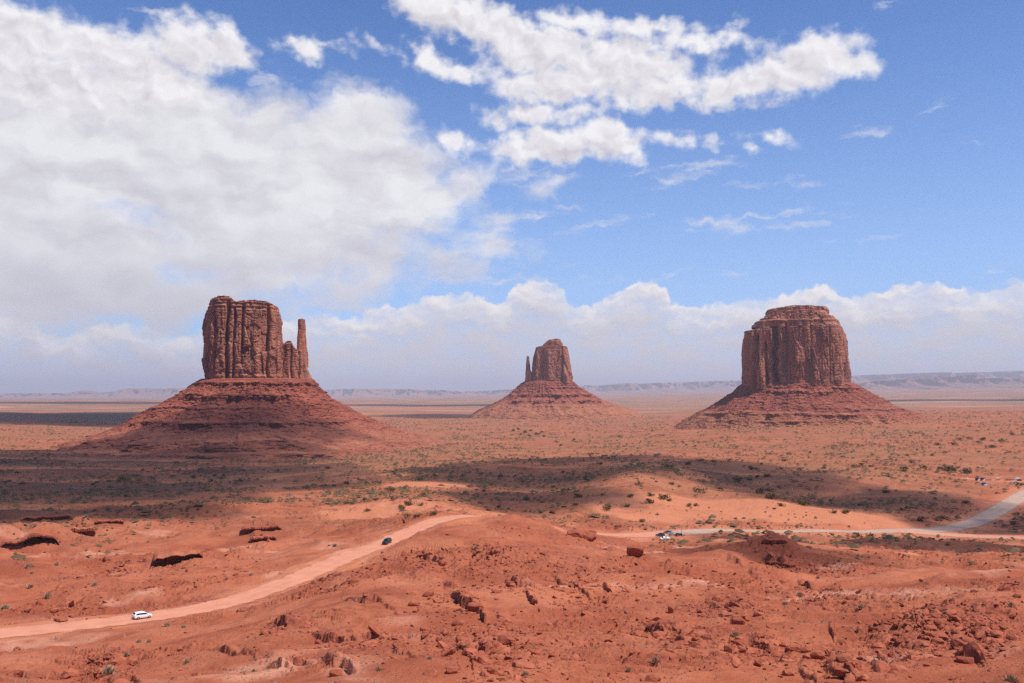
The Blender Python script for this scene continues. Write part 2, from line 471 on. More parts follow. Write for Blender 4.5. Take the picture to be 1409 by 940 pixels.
def road_near(x, y):
    """distance to the nearest road centre minus its half width, and that centre's height"""
    d = np.full(x.shape, 1e9); z = np.zeros(x.shape)
    step = 20000
    P = ROAD_PTS[::2]
    for i in range(0, len(x), step):
        dx = x[i:i + step, None] - P[None, :, 0]; dy = y[i:i + step, None] - P[None, :, 1]
        q = np.hypot(dx, dy) - P[None, :, 3]
        k = np.argmin(q, 1)
        d[i:i + step] = q[np.arange(len(k)), k]
        w = np.exp(-np.maximum(q - q.min(1)[:, None], 0) / 2.0)
        z[i:i + step] = (w * P[None, :, 2]).sum(1) / w.sum(1)
    return d, z


# ------------------------------------------------------------------ rock ledges of the near slope: polylines in pixels, step height in metres
LEDGES = [
    ([(350, 869), (380, 868), (410, 866), (440, 863)], 1.9), ([(422, 873), (455, 880), (490, 887), (520, 884), (556, 889)], 1.7), ([(468, 829), (490, 837), (515, 837), (550, 851)], 1.5),
    ([(328, 904), (350, 908), (370, 906)], 1.3), ([(298, 893), (315, 899), (330, 903)], 1.0), ([(366, 920), (385, 922), (408, 927)], 1.0), ([(436, 923), (465, 924), (495, 932)], 1.6),
    ([(0, 851), (50, 838), (90, 824), (124, 806)], 1.3), ([(148, 829), (162, 822), (178, 814)], 1.0), ([(128, 822), (148, 813), (165, 806)], 0.8),
    ([(542, 761), (575, 768), (600, 778), (622, 779)], 1.3), ([(610, 803), (622, 806), (632, 806)], 1.4), ([(618, 825), (636, 836), (658, 844)], 2.0), ([(655, 845), (662, 852), (670, 860)], 1.6), ([(628, 897), (642, 906), (650, 922), (654, 938)], 1.3),
    ([(694, 801), (702, 806), (718, 810), (738, 812)], 2.2), ([(722, 820), (730, 830), (738, 836)], 1.4), ([(755, 788), (775, 797), (800, 815), (822, 836)], 1.2), ([(676, 866), (690, 864), (702, 866)], 1.2), ([(656, 905), (668, 906), (680, 903)], 1.4),
    ([(832, 790), (850, 788), (870, 793)], 1.8), ([(1030, 791), (1042, 794), (1050, 799)], 1.6), ([(1096, 798), (1115, 805), (1135, 812)], 1.6), ([(1048, 768), (1068, 773), (1090, 777)], 2.4), ([(1000, 776), (1014, 778), (1024, 783)], 1.4),
    ([(1134, 919), (1155, 925), (1182, 929)], 1.9), ([(1098, 921), (1115, 925), (1130, 931)], 1.0), ([(1310, 898), (1330, 907), (1356, 917)], 1.4), ([(1004, 853), (1016, 857), (1028, 852)], 1.4), ([(1250, 868), (1262, 874), (1275, 872)], 0.9),
    ([(1140, 868), (1148, 876), (1152, 862)], 0.8), ([(970, 827), (985, 830), (1000, 833)], 0.8), ([(1270, 858), (1300, 862), (1330, 858)], 1.0), ([(1340, 850), (1370, 846), (1409, 852)], 1.0), ([(1230, 905), (1260, 912), (1290, 906)], 0.9),
    ([(40, 712), (70, 712), (96, 709)], 1.6), ([(56, 720), (80, 716), (100, 712)], 1.4), ([(96, 733), (112, 728), (130, 731)], 2.6), ([(120, 724), (134, 720), (148, 717)], 1.6), ([(80, 766), (110, 762), (136, 756)], 1.6), ([(225, 722), (255, 718), (282, 716)], 1.2),
    ([(334, 726), (360, 724), (392, 729)], 2.0), ([(342, 740), (358, 742), (374, 746)], 2.0), ([(400, 742), (425, 738), (450, 732)], 0.9), ([(18, 783), (34, 779), (50, 780)], 1.0), ([(190, 772), (215, 776), (232, 770)], 1.0),
    ([(0, 934), (24, 928), (44, 932)], 0.9), ([(112, 935), (126, 926), (142, 916)], 1.2), ([(540, 905), (560, 908), (575, 915)], 0.9), ([(760, 868), (775, 865), (790, 862)], 1.0), ([(870, 868), (890, 866), (910, 872), (922, 880)], 1.2),
    ([(925, 885), (950, 893), (972, 899)], 1.3), ([(1030, 886), (1050, 893), (1075, 899)], 1.3), ([(800, 800), (820, 806), (846, 820)], 0.9), ([(1180, 760), (1210, 757), (1240, 760)], 1.1), ([(1290, 765), (1330, 758), (1370, 762)], 1.5),
]
LEDGE_LINES = []
for pts, amp in LEDGES:
    w = np.array([on_base(u, v) for u, v in pts])
    a = np.degrees(np.arctan2(w[:, 0], w[:, 1])); r = np.hypot(w[:, 0], w[:, 1])
    o = np.argsort(a)
    LEDGE_LINES.append((a[o], r[o], amp))


def ledge_height(x, y, az, r):
    h = np.zeros(x.shape); face = np.zeros(x.shape)
    _, _, cid = cells(x / 2.6 + perlin(x / 2, y / 2, 43) * 0.3, y / 3.4, 44)
    j1 = perlin(x / 4.1, y / 4.1, 40) * 1.6 + (cid - 0.5) * 1.9 + perlin(x / 0.9, y / 0.9, 41) * 0.25
    k1 = 0.75 + 0.6 * perlin(x / 5.0, y / 5.0, 42)
    for a, rr, amp in LEDGE_LINES:
        m = np.nonzero((az > a[0]) & (az < a[-1]) & (r > rr.min() - 9) & (r < rr.max() + 45))[0]
        if not len(m): continue
        rl = np.interp(az[m], a, rr)
        d = r[m] - rl + j1[m]
        t = (az[m] - a[0]) / (a[-1] - a[0])
        tap = np.clip(np.minimum(t, 1 - t) * 4, 0, 1) * np.clip(k1[m] + (cid[m] - 0.5) * 0.5, 0.1, 1.4) * amp * 1.0
        far = rl / 130.0
        w = 0.20 * far ** 0.5
        st = 1 / (1 + np.exp(-np.clip(d / w, -40, 40)))
        h[m] += tap * (st * np.exp(-np.maximum(d, 0) / (7.0 * far ** 0.7)) - 0.40 * np.exp(-(np.minimum(d, 0) / 1.6) ** 2) * (1 - st))
        face[m] = np.maximum(face[m], np.exp(-(d / (1.8 * far)) ** 2) * np.clip(tap, 0, 1))
    return h, face


def bumps(x, y, near):
    """gully and hummock relief of the near slope with broken strata"""
    wx = x + perlin(x / 60, y / 60, 1) * 16; wy = y + perlin(x / 60, y / 60, 2) * 16
    hum = fbm(wx / 46, wy / 46, 4, 3, 0.48)
    rd = ridged(wx / 34 + 5, wy / 34, 2, 9) - 0.62
    hn = hum * 3.3 + rd * 2.2
    return hn


# local hillocks (pixel, range, radii across/along, height)
HILLS = [(160, 705, 590, 26, 26, 3.0), (250, 701, 520, 40, 20, 4.0), (40, 736, 440, 22, 16, 5.0), (115, 722, 470, 16, 12, 3.0), (362, 724, 405, 12, 10, 2.2), (1052, 748, 330, 6, 7, 2.6), (1068, 748, 322, 8, 6, 2.8), (1084, 752, 318, 6, 5, 1.8), (1030, 755, 318, 7, 6, 1.2), (1100, 757, 312, 7, 6, 1.0), (1078, 772, 296, 8, 5, 1.6), (1370, 800, 250, 16, 10, 2.0), (990, 775, 285, 9, 9, 1.5),
         (806, 736, 388, 5, 5, 1.6), (1300, 745, 470, 22, 14, 3.0), (1240, 862, 140, 9, 6, 1.2), (1085, 838, 160, 12, 6, 1.4), (890, 905, 108, 9, 5, 0.9), (700, 770, 240, 12, 12, 1.6)]
HILLS = [(*at_range(u, r), a, b, h) for u, v, r, a, b, h in HILLS]


PITS = []


def terrain(x, y, want=False):
    x = np.asarray(x, float).ravel(); y = np.asarray(y, float).ravel()
    r = np.hypot(x, y); az = np.degrees(np.arctan2(x, y))
    h = base_height(x, y)
    face = np.zeros(x.shape); rock = np.zeros(x.shape)
    rd = np.full(x.shape, 1e3); rz = h.copy()
    m = np.nonzero((r > 150) & (r < 1150) & (np.abs(az) < 42))[0]
    if len(m): rd[m], rz[m] = road_near(x[m], y[m])
    for hx, hy, a, b, hh in HILLS:
        ux, uy = hx / math.hypot(hx, hy), hy / math.hypot(hx, hy)
        m = np.nonzero((np.abs(x - hx) < 4 * max(a, b)) & (np.abs(y - hy) < 4 * max(a, b)))[0]
        if len(m):
            p = ((x[m] - hx) * uy - (y[m] - hy) * ux) / a; q = ((x[m] - hx) * ux + (y[m] - hy) * uy) / b
            p = p + perlin(x[m] / 9, y[m] / 9, 60) * 0.45; q = q + perlin(x[m] / 9, y[m] / 9, 61) * 0.45
            h[m] += hh * np.exp(-(p * p + q * q)) * (1 + 0.25 * perlin(x[m] / 4.5, y[m] / 4.5, 62))
    near = np.nonzero((r < 760))[0]
    if len(near):
        xn, yn, rn = x[near], y[near], r[near]
        fade = smooth(760, 420, rn) * (0.35 + 0.65 * smooth(30, 80, rn))
        patch = smooth(-0.16, 0.30, fbm(xn / 50 + 3, yn / 50, 3, 20))           # where bare rock crops out
        hn = bumps(xn, yn, near)
        # horizontal beds: the slope breaks into shelves where rock is bare
        c1, c2, cid = cells(xn / 3.4 + perlin(xn / 3, yn / 3, 34) * 0.25, yn / 4.2, 35)
        stp = 1.25
        full = h[near] + hn * 1.0 + yn * 0.43 + xn * 0.06
        q = full / stp + perlin(xn / 30, yn / 30, 30) * 1.7 + perlin(xn / 8, yn / 8, 31) * 0.30 + (cid - 0.5) * 0.30
        fq = q - np.floor(q)
        ter = stp * (smooth(0.40, 0.50, fq) - fq)
        tm = smooth(0.0, 0.6, patch) * smooth(-0.08, 0.22, perlin(xn / 24 + 9, yn / 16, 33) + 0.05)
        crackd = np.exp(-((c2 - c1) / 0.06) ** 2) * patch * 0.28
        gl = ridged((xn * 0.9 + yn * 0.25) / 9.0 + perlin(xn / 15, yn / 15, 36) * 0.6, yn / 30.0, 2, 37) - 0.62
        hn = hn + ter * tm * 0.95 - crackd + gl * (0.35 + 0.5 * patch)
        rough = fbm(xn / 5.5, yn / 5.5, 3, 50, 0.5)
        fine = fbm(xn / 1.3, yn / 1.3, 2, 55, 0.55)
        d = hn + rough * (0.18 + 0.75 * patch) + fine * (0.04 + 0.30 * patch)
        big = smooth(40, 260, rn) * 0.5 + 0.5
        h[near] += d * fade * big
        lh, lf = ledge_height(xn, yn, az[near], rn)
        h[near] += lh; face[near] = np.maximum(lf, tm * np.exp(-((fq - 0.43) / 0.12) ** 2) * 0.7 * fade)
        rock[near] = patch * fade
    mid = np.nonzero((r > 300) & (r < 4500))[0]
    if len(mid):
        xm, ym, rm = x[mid], y[mid], r[mid]
        f = smooth(300, 800, rm)
        h[mid] += f * (fbm(xm / 120, ym / 120, 4, 70, 0.5) * 2.6 + fbm(xm / 22, ym / 22, 2, 75) * 0.7)
    fa = np.nonzero(r > 2500)[0]
    if len(fa):
        h[fa] += smooth(2500, 5000, r[fa]) * fbm(x[fa] / 900, y[fa] / 900, 3, 80) * np.minimum(9.0, r[fa] * 0.0011)
    for px, py, a, b, dp in PITS:
        m = np.nonzero((np.abs(x - px) < 3 * max(a, b)) & (np.abs(y - py) < 3 * max(a, b)))[0]
        if len(m):
            q = math.hypot(px, py); ux, uy = px / q, py / q
            d2 = (((x[m] - px) * uy - (y[m] - py) * ux) / a) ** 2 + (((x[m] - px) * ux + (y[m] - py) * uy) / b) ** 2
            h[m] -= dp * np.exp(-d2 ** 2)
    w = smooth(9.0, 0.6, rd)
    h = h * (1 - w) + (rz - 0.05) * w
    berm = np.exp(-((rd - 2.6) / 1.1) ** 2) * 0.30 * np.clip(0.7 + 0.9 * perlin(x / 6.0, y / 6.0, 99), 0, 1.5)
    h = h + berm * (rd < 20)
    if want: return h, face, rock, rd
    return h


for _u, _v, _wpx, _b, _dp in ((34, 757, 60, 6.0, 3.5), (245, 773, 52, 4.5, 2.2), (113, 736, 24, 3, 1.2)):
    _q = on_base(_u, _v); _r = math.hypot(_q[0], _q[1]); _k = (_r + _b) / _r
    PITS.append((_q[0] * _k, _q[1] * _k, _wpx * _r / F_PX / 2, _b, _dp))


def mesh_from_grid(name, V, nu, nv, closed_u=False, smooth_shade=True):
    """V: (nv, nu, 3) grid -> quads"""
    idx = np.arange(nu * nv).reshape(nv, nu)
    if closed_u: idx = np.c_[idx, idx[:, :1]]
    q = np.stack([idx[:-1, :-1], idx[:-1, 1:], idx[1:, 1:], idx[1:, :-1]], -1).reshape(-1, 4)
    return raw_mesh(name, V.reshape(-1, 3), q, smooth_shade)


def raw_mesh(name, V, F, smooth_shade=False):
    V = np.ascontiguousarray(V, np.float32); F = np.ascontiguousarray(F, np.int32)
    k = F.shape[1]
    me = bpy.data.meshes.new(name)
    me.vertices.add(len(V)); me.vertices.foreach_set('co', V.ravel())
    me.loops.add(F.size); me.loops.foreach_set('vertex_index', F.ravel())
    me.polygons.add(len(F))
    me.polygons.foreach_set('loop_start', np.arange(0, F.size, k, dtype=np.int32))
    me.update(calc_edges=True)
    me.polygons.foreach_set('use_smooth', np.full(len(F), smooth_shade, dtype=bool))
    return me


def attr(me, name, vals):
    a = me.attributes.new(name, 'FLOAT', 'POINT'); a.data.foreach_set('value', np.ascontiguousarray(vals, np.float32))


def link(name, me, mat=None, parent=None):
    o = bpy.data.objects.new(name, me); COL.objects.link(o)
    if mat and me: me.materials.append(mat)
    if parent: o.parent = parent
    return o


def tag(o, label=None, cat=None, group=None, kind=None):
    if label: o['label'] = label
    if cat: o['category'] = cat
    if group: o['group'] = group
    if kind: o['kind'] = kind
    return o


def empty(name, loc, rz=0.0):
    o = bpy.data.objects.new(name, None); COL.objects.link(o)
    o.location = loc; o.rotation_euler = (0, 0, rz); o.empty_display_size = 0.1
    return o


# ------------------------------------------------------------------ materials
def new_mat(name):
    m = bpy.data.materials.new(name); m.use_nodes = True
    nt = m.node_tree; b = nt.nodes['Principled BSDF']
    b.inputs['Roughness'].default_value = 0.9
    b.inputs['Specular IOR Level'].default_value = 0.15
    return m, nt, b


def pos(nt):
    return S(nt, nt.nodes.new('ShaderNodeNewGeometry').outputs['Position'])


def normal_z(nt):
    return sep(S(nt, nt.nodes.new('ShaderNodeNewGeometry').outputs['Normal']))[2]


def att(nt, name):
    n = nt.nodes.new('ShaderNodeAttribute'); n.attribute_name = name
    return S(nt, n.outputs['Fac'])


def bump(nt, b, h, strength, dist):
    n = nt.nodes.new('ShaderNodeBump'); n.inputs['Strength'].default_value = strength; n.inputs['Distance'].default_value = dist
    nt.links.new(h.k, n.inputs['Height']); nt.links.new(n.outputs[0], b.inputs['Normal'])


def plain(name, col, rough=0.6, metal=0.0, spec=0.3, var=0.12, scale=3.0):
    m, nt, b = new_mat(name)
    p = S(nt, nt.nodes.new('ShaderNodeTexCoord').outputs['Object'])
    n = noise(p, scale, 3.0)
    c = mixc(n.lin(0.3, 0.7), tuple(k * (1 - var) for k in col), tuple(min(1, k * (1 + var)) for k in col))
    nt.links.new(c.k, b.inputs['Base Color'])
    b.inputs['Roughness'].default_value = rough; b.inputs['Metallic'].default_value = metal; b.inputs['Specular IOR Level'].default_value = spec
    return m


def ground_material():
    m, nt, b = new_mat('red_ground')
    p = pos(nt); nz = normal_z(nt)
    rock, face, scrub, sand, pale = (att(nt, k) for k in ('rock', 'face', 'scrub', 'sand', 'pale'))
    n_big = noise(p, 0.018, 5.0, 0.55)
    n_mid = noise(p, 0.12, 5.0, 0.6)
    n_fine = noise(p, 1.1, 5.0, 0.65)
    n_far = noise(vmath('MULTIPLY', p, (0.0011, 0.0034, 0.0)), 1.0, 5.0, 0.6)
    soil = mixc(n_big.lin(0.36, 0.64), (0.345, 0.092, 0.043), (0.435, 0.130, 0.061))
    soil = mixc(n_mid.lin(0.40, 0.72) * 0.55, soil, (0.54, 0.188, 0.097))
    soil = mixc(n_mid.lin(0.52, 0.30) * 0.45, soil, (0.29, 0.070, 0.036))
    n_wide = noise(p, 0.032, 4.0, 0.6)
    soil = mixc(n_wide.lin(0.50, 0.62) * 0.6, soil, (0.270, 0.062, 0.031))
    soil = mixc(n_wide.lin(0.44, 0.34) * 0.5, soil, (0.50, 0.180, 0.102))
    soil = mixc(sand, soil, mixc(n_mid.lin(0.3, 0.7), (0.49, 0.168, 0.080), (0.57, 0.208, 0.108)))
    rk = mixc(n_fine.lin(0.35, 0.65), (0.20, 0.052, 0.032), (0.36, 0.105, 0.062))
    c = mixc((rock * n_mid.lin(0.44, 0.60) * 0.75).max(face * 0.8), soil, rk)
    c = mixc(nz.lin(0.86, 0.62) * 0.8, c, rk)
    # dry grass and sage between the bushes
    n_spk = noise(p, 0.34, 3.0, 0.7)
    sage = mixc(n_spk.lin(0.42, 0.60), (0.115, 0.070, 0.034), (0.38, 0.190, 0.092))
    c = mixc((scrub * (n_mid * 0.7 + n_spk * 0.9).lin(0.26, 0.52)).sat() * 0.66, c, sage)
    c = mixc(pale * n_mid.lin(0.3, 0.6) * 0.8, c, (0.60, 0.28, 0.18))
    # pebbles and grit
    v = nt.nodes.new('ShaderNodeTexVoronoi'); v.inputs['Scale'].default_value = 1.5; nt.links.new(p.k, v.inputs['Vector'])
    peb = S(nt, v.outputs['Distance']).lin(0.16, 0.26, 1.0, 0.0) * n_mid.lin(0.42, 0.6)
    c = mixc(peb * 0.5, c, rk)
    far = sep(p)[1].lin(2600.0, 5200.0)
    fc = mixc(n_far.lin(0.38, 0.52), (0.44, 0.155, 0.085), (0.205, 0.130, 0.080))
    fc = mixc(n_far.lin(0.53, 0.62) * 0.85, fc, (0.56, 0.265, 0.165))
    c = mixc(far, c, fc)
    nt.links.new(c.k, b.inputs['Base Color'])
    b.inputs['Roughness'].default_value = 0.95; b.inputs['Specular IOR Level'].default_value = 0.1
    hgt = n_fine * 0.5 + noise(p, 4.5, 4.0, 0.6) * 0.22 - peb * -0.25 + noise(p, 0.45, 4.0, 0.6) * 0.9
    bump(nt, b, hgt, 1.0, 0.55)
    return m


M_GROUND = ground_material()


def road_material(name, c1, c2):
    m, nt, b = new_mat(name)
    p = pos(nt); e = att(nt, 'edge')
    n = noise(p, 0.25, 5.0, 0.6); f = noise(p, 2.2, 4.0)
    g = att(nt, 'grey')
    c = mixc((n * 0.7 + f * 0.3).lin(0.36, 0.64), c1, c2)
    c = mixc(g, c, mixc(n.lin(0.35, 0.65), (0.36, 0.245, 0.180), (0.46, 0.325, 0.245)))
    track = (e * 9.0)._m('SINE').lin(0.2, 1.0) * 0.22
    c = mixc(track, c, (0.62, 0.30, 0.20))
    nt.links.new(c.k, b.inputs['Base Color'])
    bump(nt, b, f, 0.5, 0.08)
    # ragged margins
    tr = nt.nodes.new('ShaderNodeBsdfTransparent'); mx = nt.nodes.new('ShaderNodeMixShader')
    al = ((1.0 - e.abs()) * 2.3 + (n - 0.5) * 1.6 + (f - 0.5) * 0.8).ss(0.0, 0.55)
    nt.links.new(al.k, mx.inputs[0]); nt.links.new(tr.outputs[0], mx.inputs[1]); nt.links.new(b.outputs[0], mx.inputs[2])
    nt.links.new(mx.outputs[0], nt.nodes['Material Output'].inputs[0])
    return m


# ------------------------------------------------------------------ build the ground sheet (rings round the view point, finer near it)
def build_ground():
    a_in = np.linspace(-33.5, 33.5, NA)
    a_out = np.r_[np.linspace(33.5, 40, 40)[1:], np.linspace(40, 320, 90)[1:-1], np.linspace(320, 326.5, 40)[:-1]]
    az = np.r_[a_in, a_out]
    lr = [2.5]
    while lr[-1] < 66000:
        r = lr[-1]
        q = 1.05 if r < 55 else (QN if r < 420 else (QM if r < 1500 else (1.009 if r < 5000 else 1.03)))
        lr.append(r * q)
    rr = np.array(lr)
    A, R = np.meshgrid(np.radians(az), rr)
    X, Y = R * np.sin(A), R * np.cos(A)
    h, face, rock, rd = terrain(X, Y, True)
    back = np.abs(((np.degrees(A) + 180) % 360) - 180).ravel()
    # behind the view point the bluff runs on level
    wb = smooth(60, 110, back)
    h = h * (1 - wb) + (CAM_Z - 1.9 + perlin(X.ravel() / 30, Y.ravel() / 30, 3) * 0.8) * wb
    V = np.stack([X.ravel(), Y.ravel(), h], -1)
    me = mesh_from_grid('ground', V.reshape(len(rr), len(az), 3), len(az), len(rr), True)
    r = R.ravel(); x, y = X.ravel(), Y.ravel()
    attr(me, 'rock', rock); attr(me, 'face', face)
    scr = smooth(330, 620, r + fbm(x / 90, y / 90, 3, 90) * 160) * (0.55 + 0.7 * fbm(x / 260, y / 260, 4, 91)) * smooth(9, 30, rd)
    dune = np.zeros(len(x))
    for u, rng, a, b in DUNES:
        px, py = at_range(u, rng); q = math.hypot(px, py); ux, uy = px / q, py / q
        dd = (((x - px) * uy - (y - py) * ux) / a) ** 2 + (((x - px) * ux + (y - py) * uy) / b) ** 2
        dune = np.maximum(dune, np.exp(-dd ** 1.5) )
    dune = smooth(0.25, 0.6, dune + fbm(x / 30, y / 30, 3, 92) * 0.25)
    attr(me, 'scrub', np.clip(scr, 0, 1) * (1 - dune * 0.9))
    attr(me, 'sand', np.clip(np.maximum(dune, smooth(14, 3, rd) * 0.7), 0, 1))
    attr(me, 'pale', smooth(0.22, 0.5, fbm(x / 38, y / 30, 4, 95)) * smooth(700, 300, r))
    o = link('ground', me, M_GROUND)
    tag(o, kind='structure')
    return o


DUNES = [(1060, 620, 62, 46), (960, 600, 40, 50), (1160, 620, 45, 30), (880, 560, 30, 50), (545, 480, 45, 45), (640, 470, 40, 40), (590, 700, 40, 40), (1372, 1006, 42, 15)]
NA, QN, QM = 1330, 1.0026, 1.0042
ground = build_ground()


def ribbon(name, L, W, mat, grey, lift):
    t = np.gradient(L[:, :2], axis=0); t /= np.hypot(t[:, 0], t[:, 1])[:, None]
    nrm = np.c_[-t[:, 1], t[:, 0]]
    k = np.linspace(-1, 1, 13)
    W = W + 0.7
    P = L[:, None, :2] + nrm[:, None, :] * (W[:, None] * k[None, :])[..., None]
    z = terrain(P[..., 0], P[..., 1]).reshape(P.shape[:2])
    d, rz = road_near(P[..., 0].ravel(), P[..., 1].ravel())
    z = z + lift
    V = np.concatenate([P, z[..., None]], -1)
    me = mesh_from_grid(name, V, 13, len(L))
    attr(me, 'edge', np.tile(k, len(L)))
    attr(me, 'grey', np.repeat(grey, 13))
    return tag(link(name, me, mat), kind='structure')


_rdist = np.hypot(RA[:, 0], RA[:, 1]); _raz = np.degrees(np.arctan2(RA[:, 0], RA[:, 1]))
M_ROAD = road_material('dirt_track', (0.52, 0.200, 0.115), (0.62, 0.262, 0.160))
ribbon('road', RA, WA, M_ROAD, smooth(8.5, 12.0, _raz) * (_rdist > 400) * 0.9, 0.07)
ribbon('road', RB, WB, M_ROAD, np.full(len(RB), 0.35), 0.11)

# ------------------------------------------------------------------ buttes and far mesas
def on_plane(u, v, Y):
    x, y, z = ray(u, v)
    t = Y / y
    return np.asarray(x * t), np.asarray(CAM_Z + z * t)


def cliff_material():
    m, nt, b = new_mat('cliff_sandstone')
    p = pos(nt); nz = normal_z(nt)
    ps = vmath('MULTIPLY', p, (1.0, 1.0, 0.16))
    big = noise(ps, 0.035, 4.0, 0.55)
    varnish = noise(ps, 0.075, 6.0, 0.62)
    fine = noise(p, 0.22, 6.0, 0.68)
    strat = noise(vmath('MULTIPLY', p, (0.03, 0.03, 1.0)), 0.35, 4.0, 0.6)
    c = mixc(big.lin(0.36, 0.62), (0.450, 0.172, 0.102), (0.340, 0.124, 0.078))
    c = mixc(varnish.lin(0.50, 0.60) * 0.75, c, (0.150, 0.064, 0.050))
    c = mixc(varnish.lin(0.45, 0.36) * 0.8, c, (0.56, 0.235, 0.135))
    c = mixc(fine.lin(0.40, 0.66) * 0.40, c, (0.13, 0.048, 0.034))
    c = mixc(strat.lin(0.52, 0.62) * 0.35, c, (0.18, 0.064, 0.042))
    c = mixc(nz.lin(0.45, 0.8) * 0.75, c, mixc(fine.lin(0.3, 0.7), (0.42, 0.165, 0.095), (0.56, 0.265, 0.165)))  # upward faces lightened in the colour, to read as sunlit benches
    nt.links.new(c.k, b.inputs['Base Color'])
    bump(nt, b, fine + strat * 0.5, 1.0, 2.0)
    return m


def talus_material():
    m, nt, b = new_mat('talus_slope')
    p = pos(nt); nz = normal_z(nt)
    warpn = noise(p, 0.012, 3.0)
    zz = vmath('ADD', vmath('MULTIPLY', p, (0.006, 0.006, 1.0)), comb(nt, 0.0, 0.0, warpn * 9.0))
    strat = noise(zz, 0.20, 5.0, 0.62)
    mid = noise(p, 0.05, 5.0, 0.6); fine = noise(p, 0.30, 6.0, 0.68)
    c = mixc(mid.lin(0.36, 0.64), (0.250, 0.062, 0.038), (0.340, 0.094, 0.057))
    c = mixc(strat.lin(0.50, 0.60) * 0.45, c, (0.160, 0.044, 0.030))
    c = mixc(strat.lin(0.44, 0.34) * 0.45, c, (0.40, 0.130, 0.078))
    c = mixc(fine.lin(0.54, 0.70) * 0.55, c, (0.120, 0.036, 0.025))
    c = mixc(fine.lin(0.42, 0.30) * 0.45, c, (0.43, 0.155, 0.095))
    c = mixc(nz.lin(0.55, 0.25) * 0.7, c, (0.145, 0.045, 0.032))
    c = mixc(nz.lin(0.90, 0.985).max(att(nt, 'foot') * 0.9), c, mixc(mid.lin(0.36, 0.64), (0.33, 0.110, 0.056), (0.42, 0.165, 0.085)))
    nt.links.new(c.k, b.inputs['Base Color'])
    bump(nt, b, fine + strat * 0.4, 1.0, 2.6)
    return m


M_CLIFF, M_TALUS = cliff_material(), talus_material()


def sil(pts, Y):
    """silhouette points (u, v) -> (z sorted, x)"""
    a = np.array(pts, float); x, z = on_plane(a[:, 0], a[:, 1], Y)
    o = np.argsort(z)
    return z[o], x[o]


PIVOT = [0.0, 1000.0]


def turn(X, Y):
    """swing a butte about its own centre so that it faces the overlook"""
    px, py = PIVOT
    a = math.atan2(px, py); c, s = math.cos(a), math.sin(a)
    dx, dy = (X - px) * c, Y - py
    return px + dx * c + dy * s, py - dx * s + dy * c


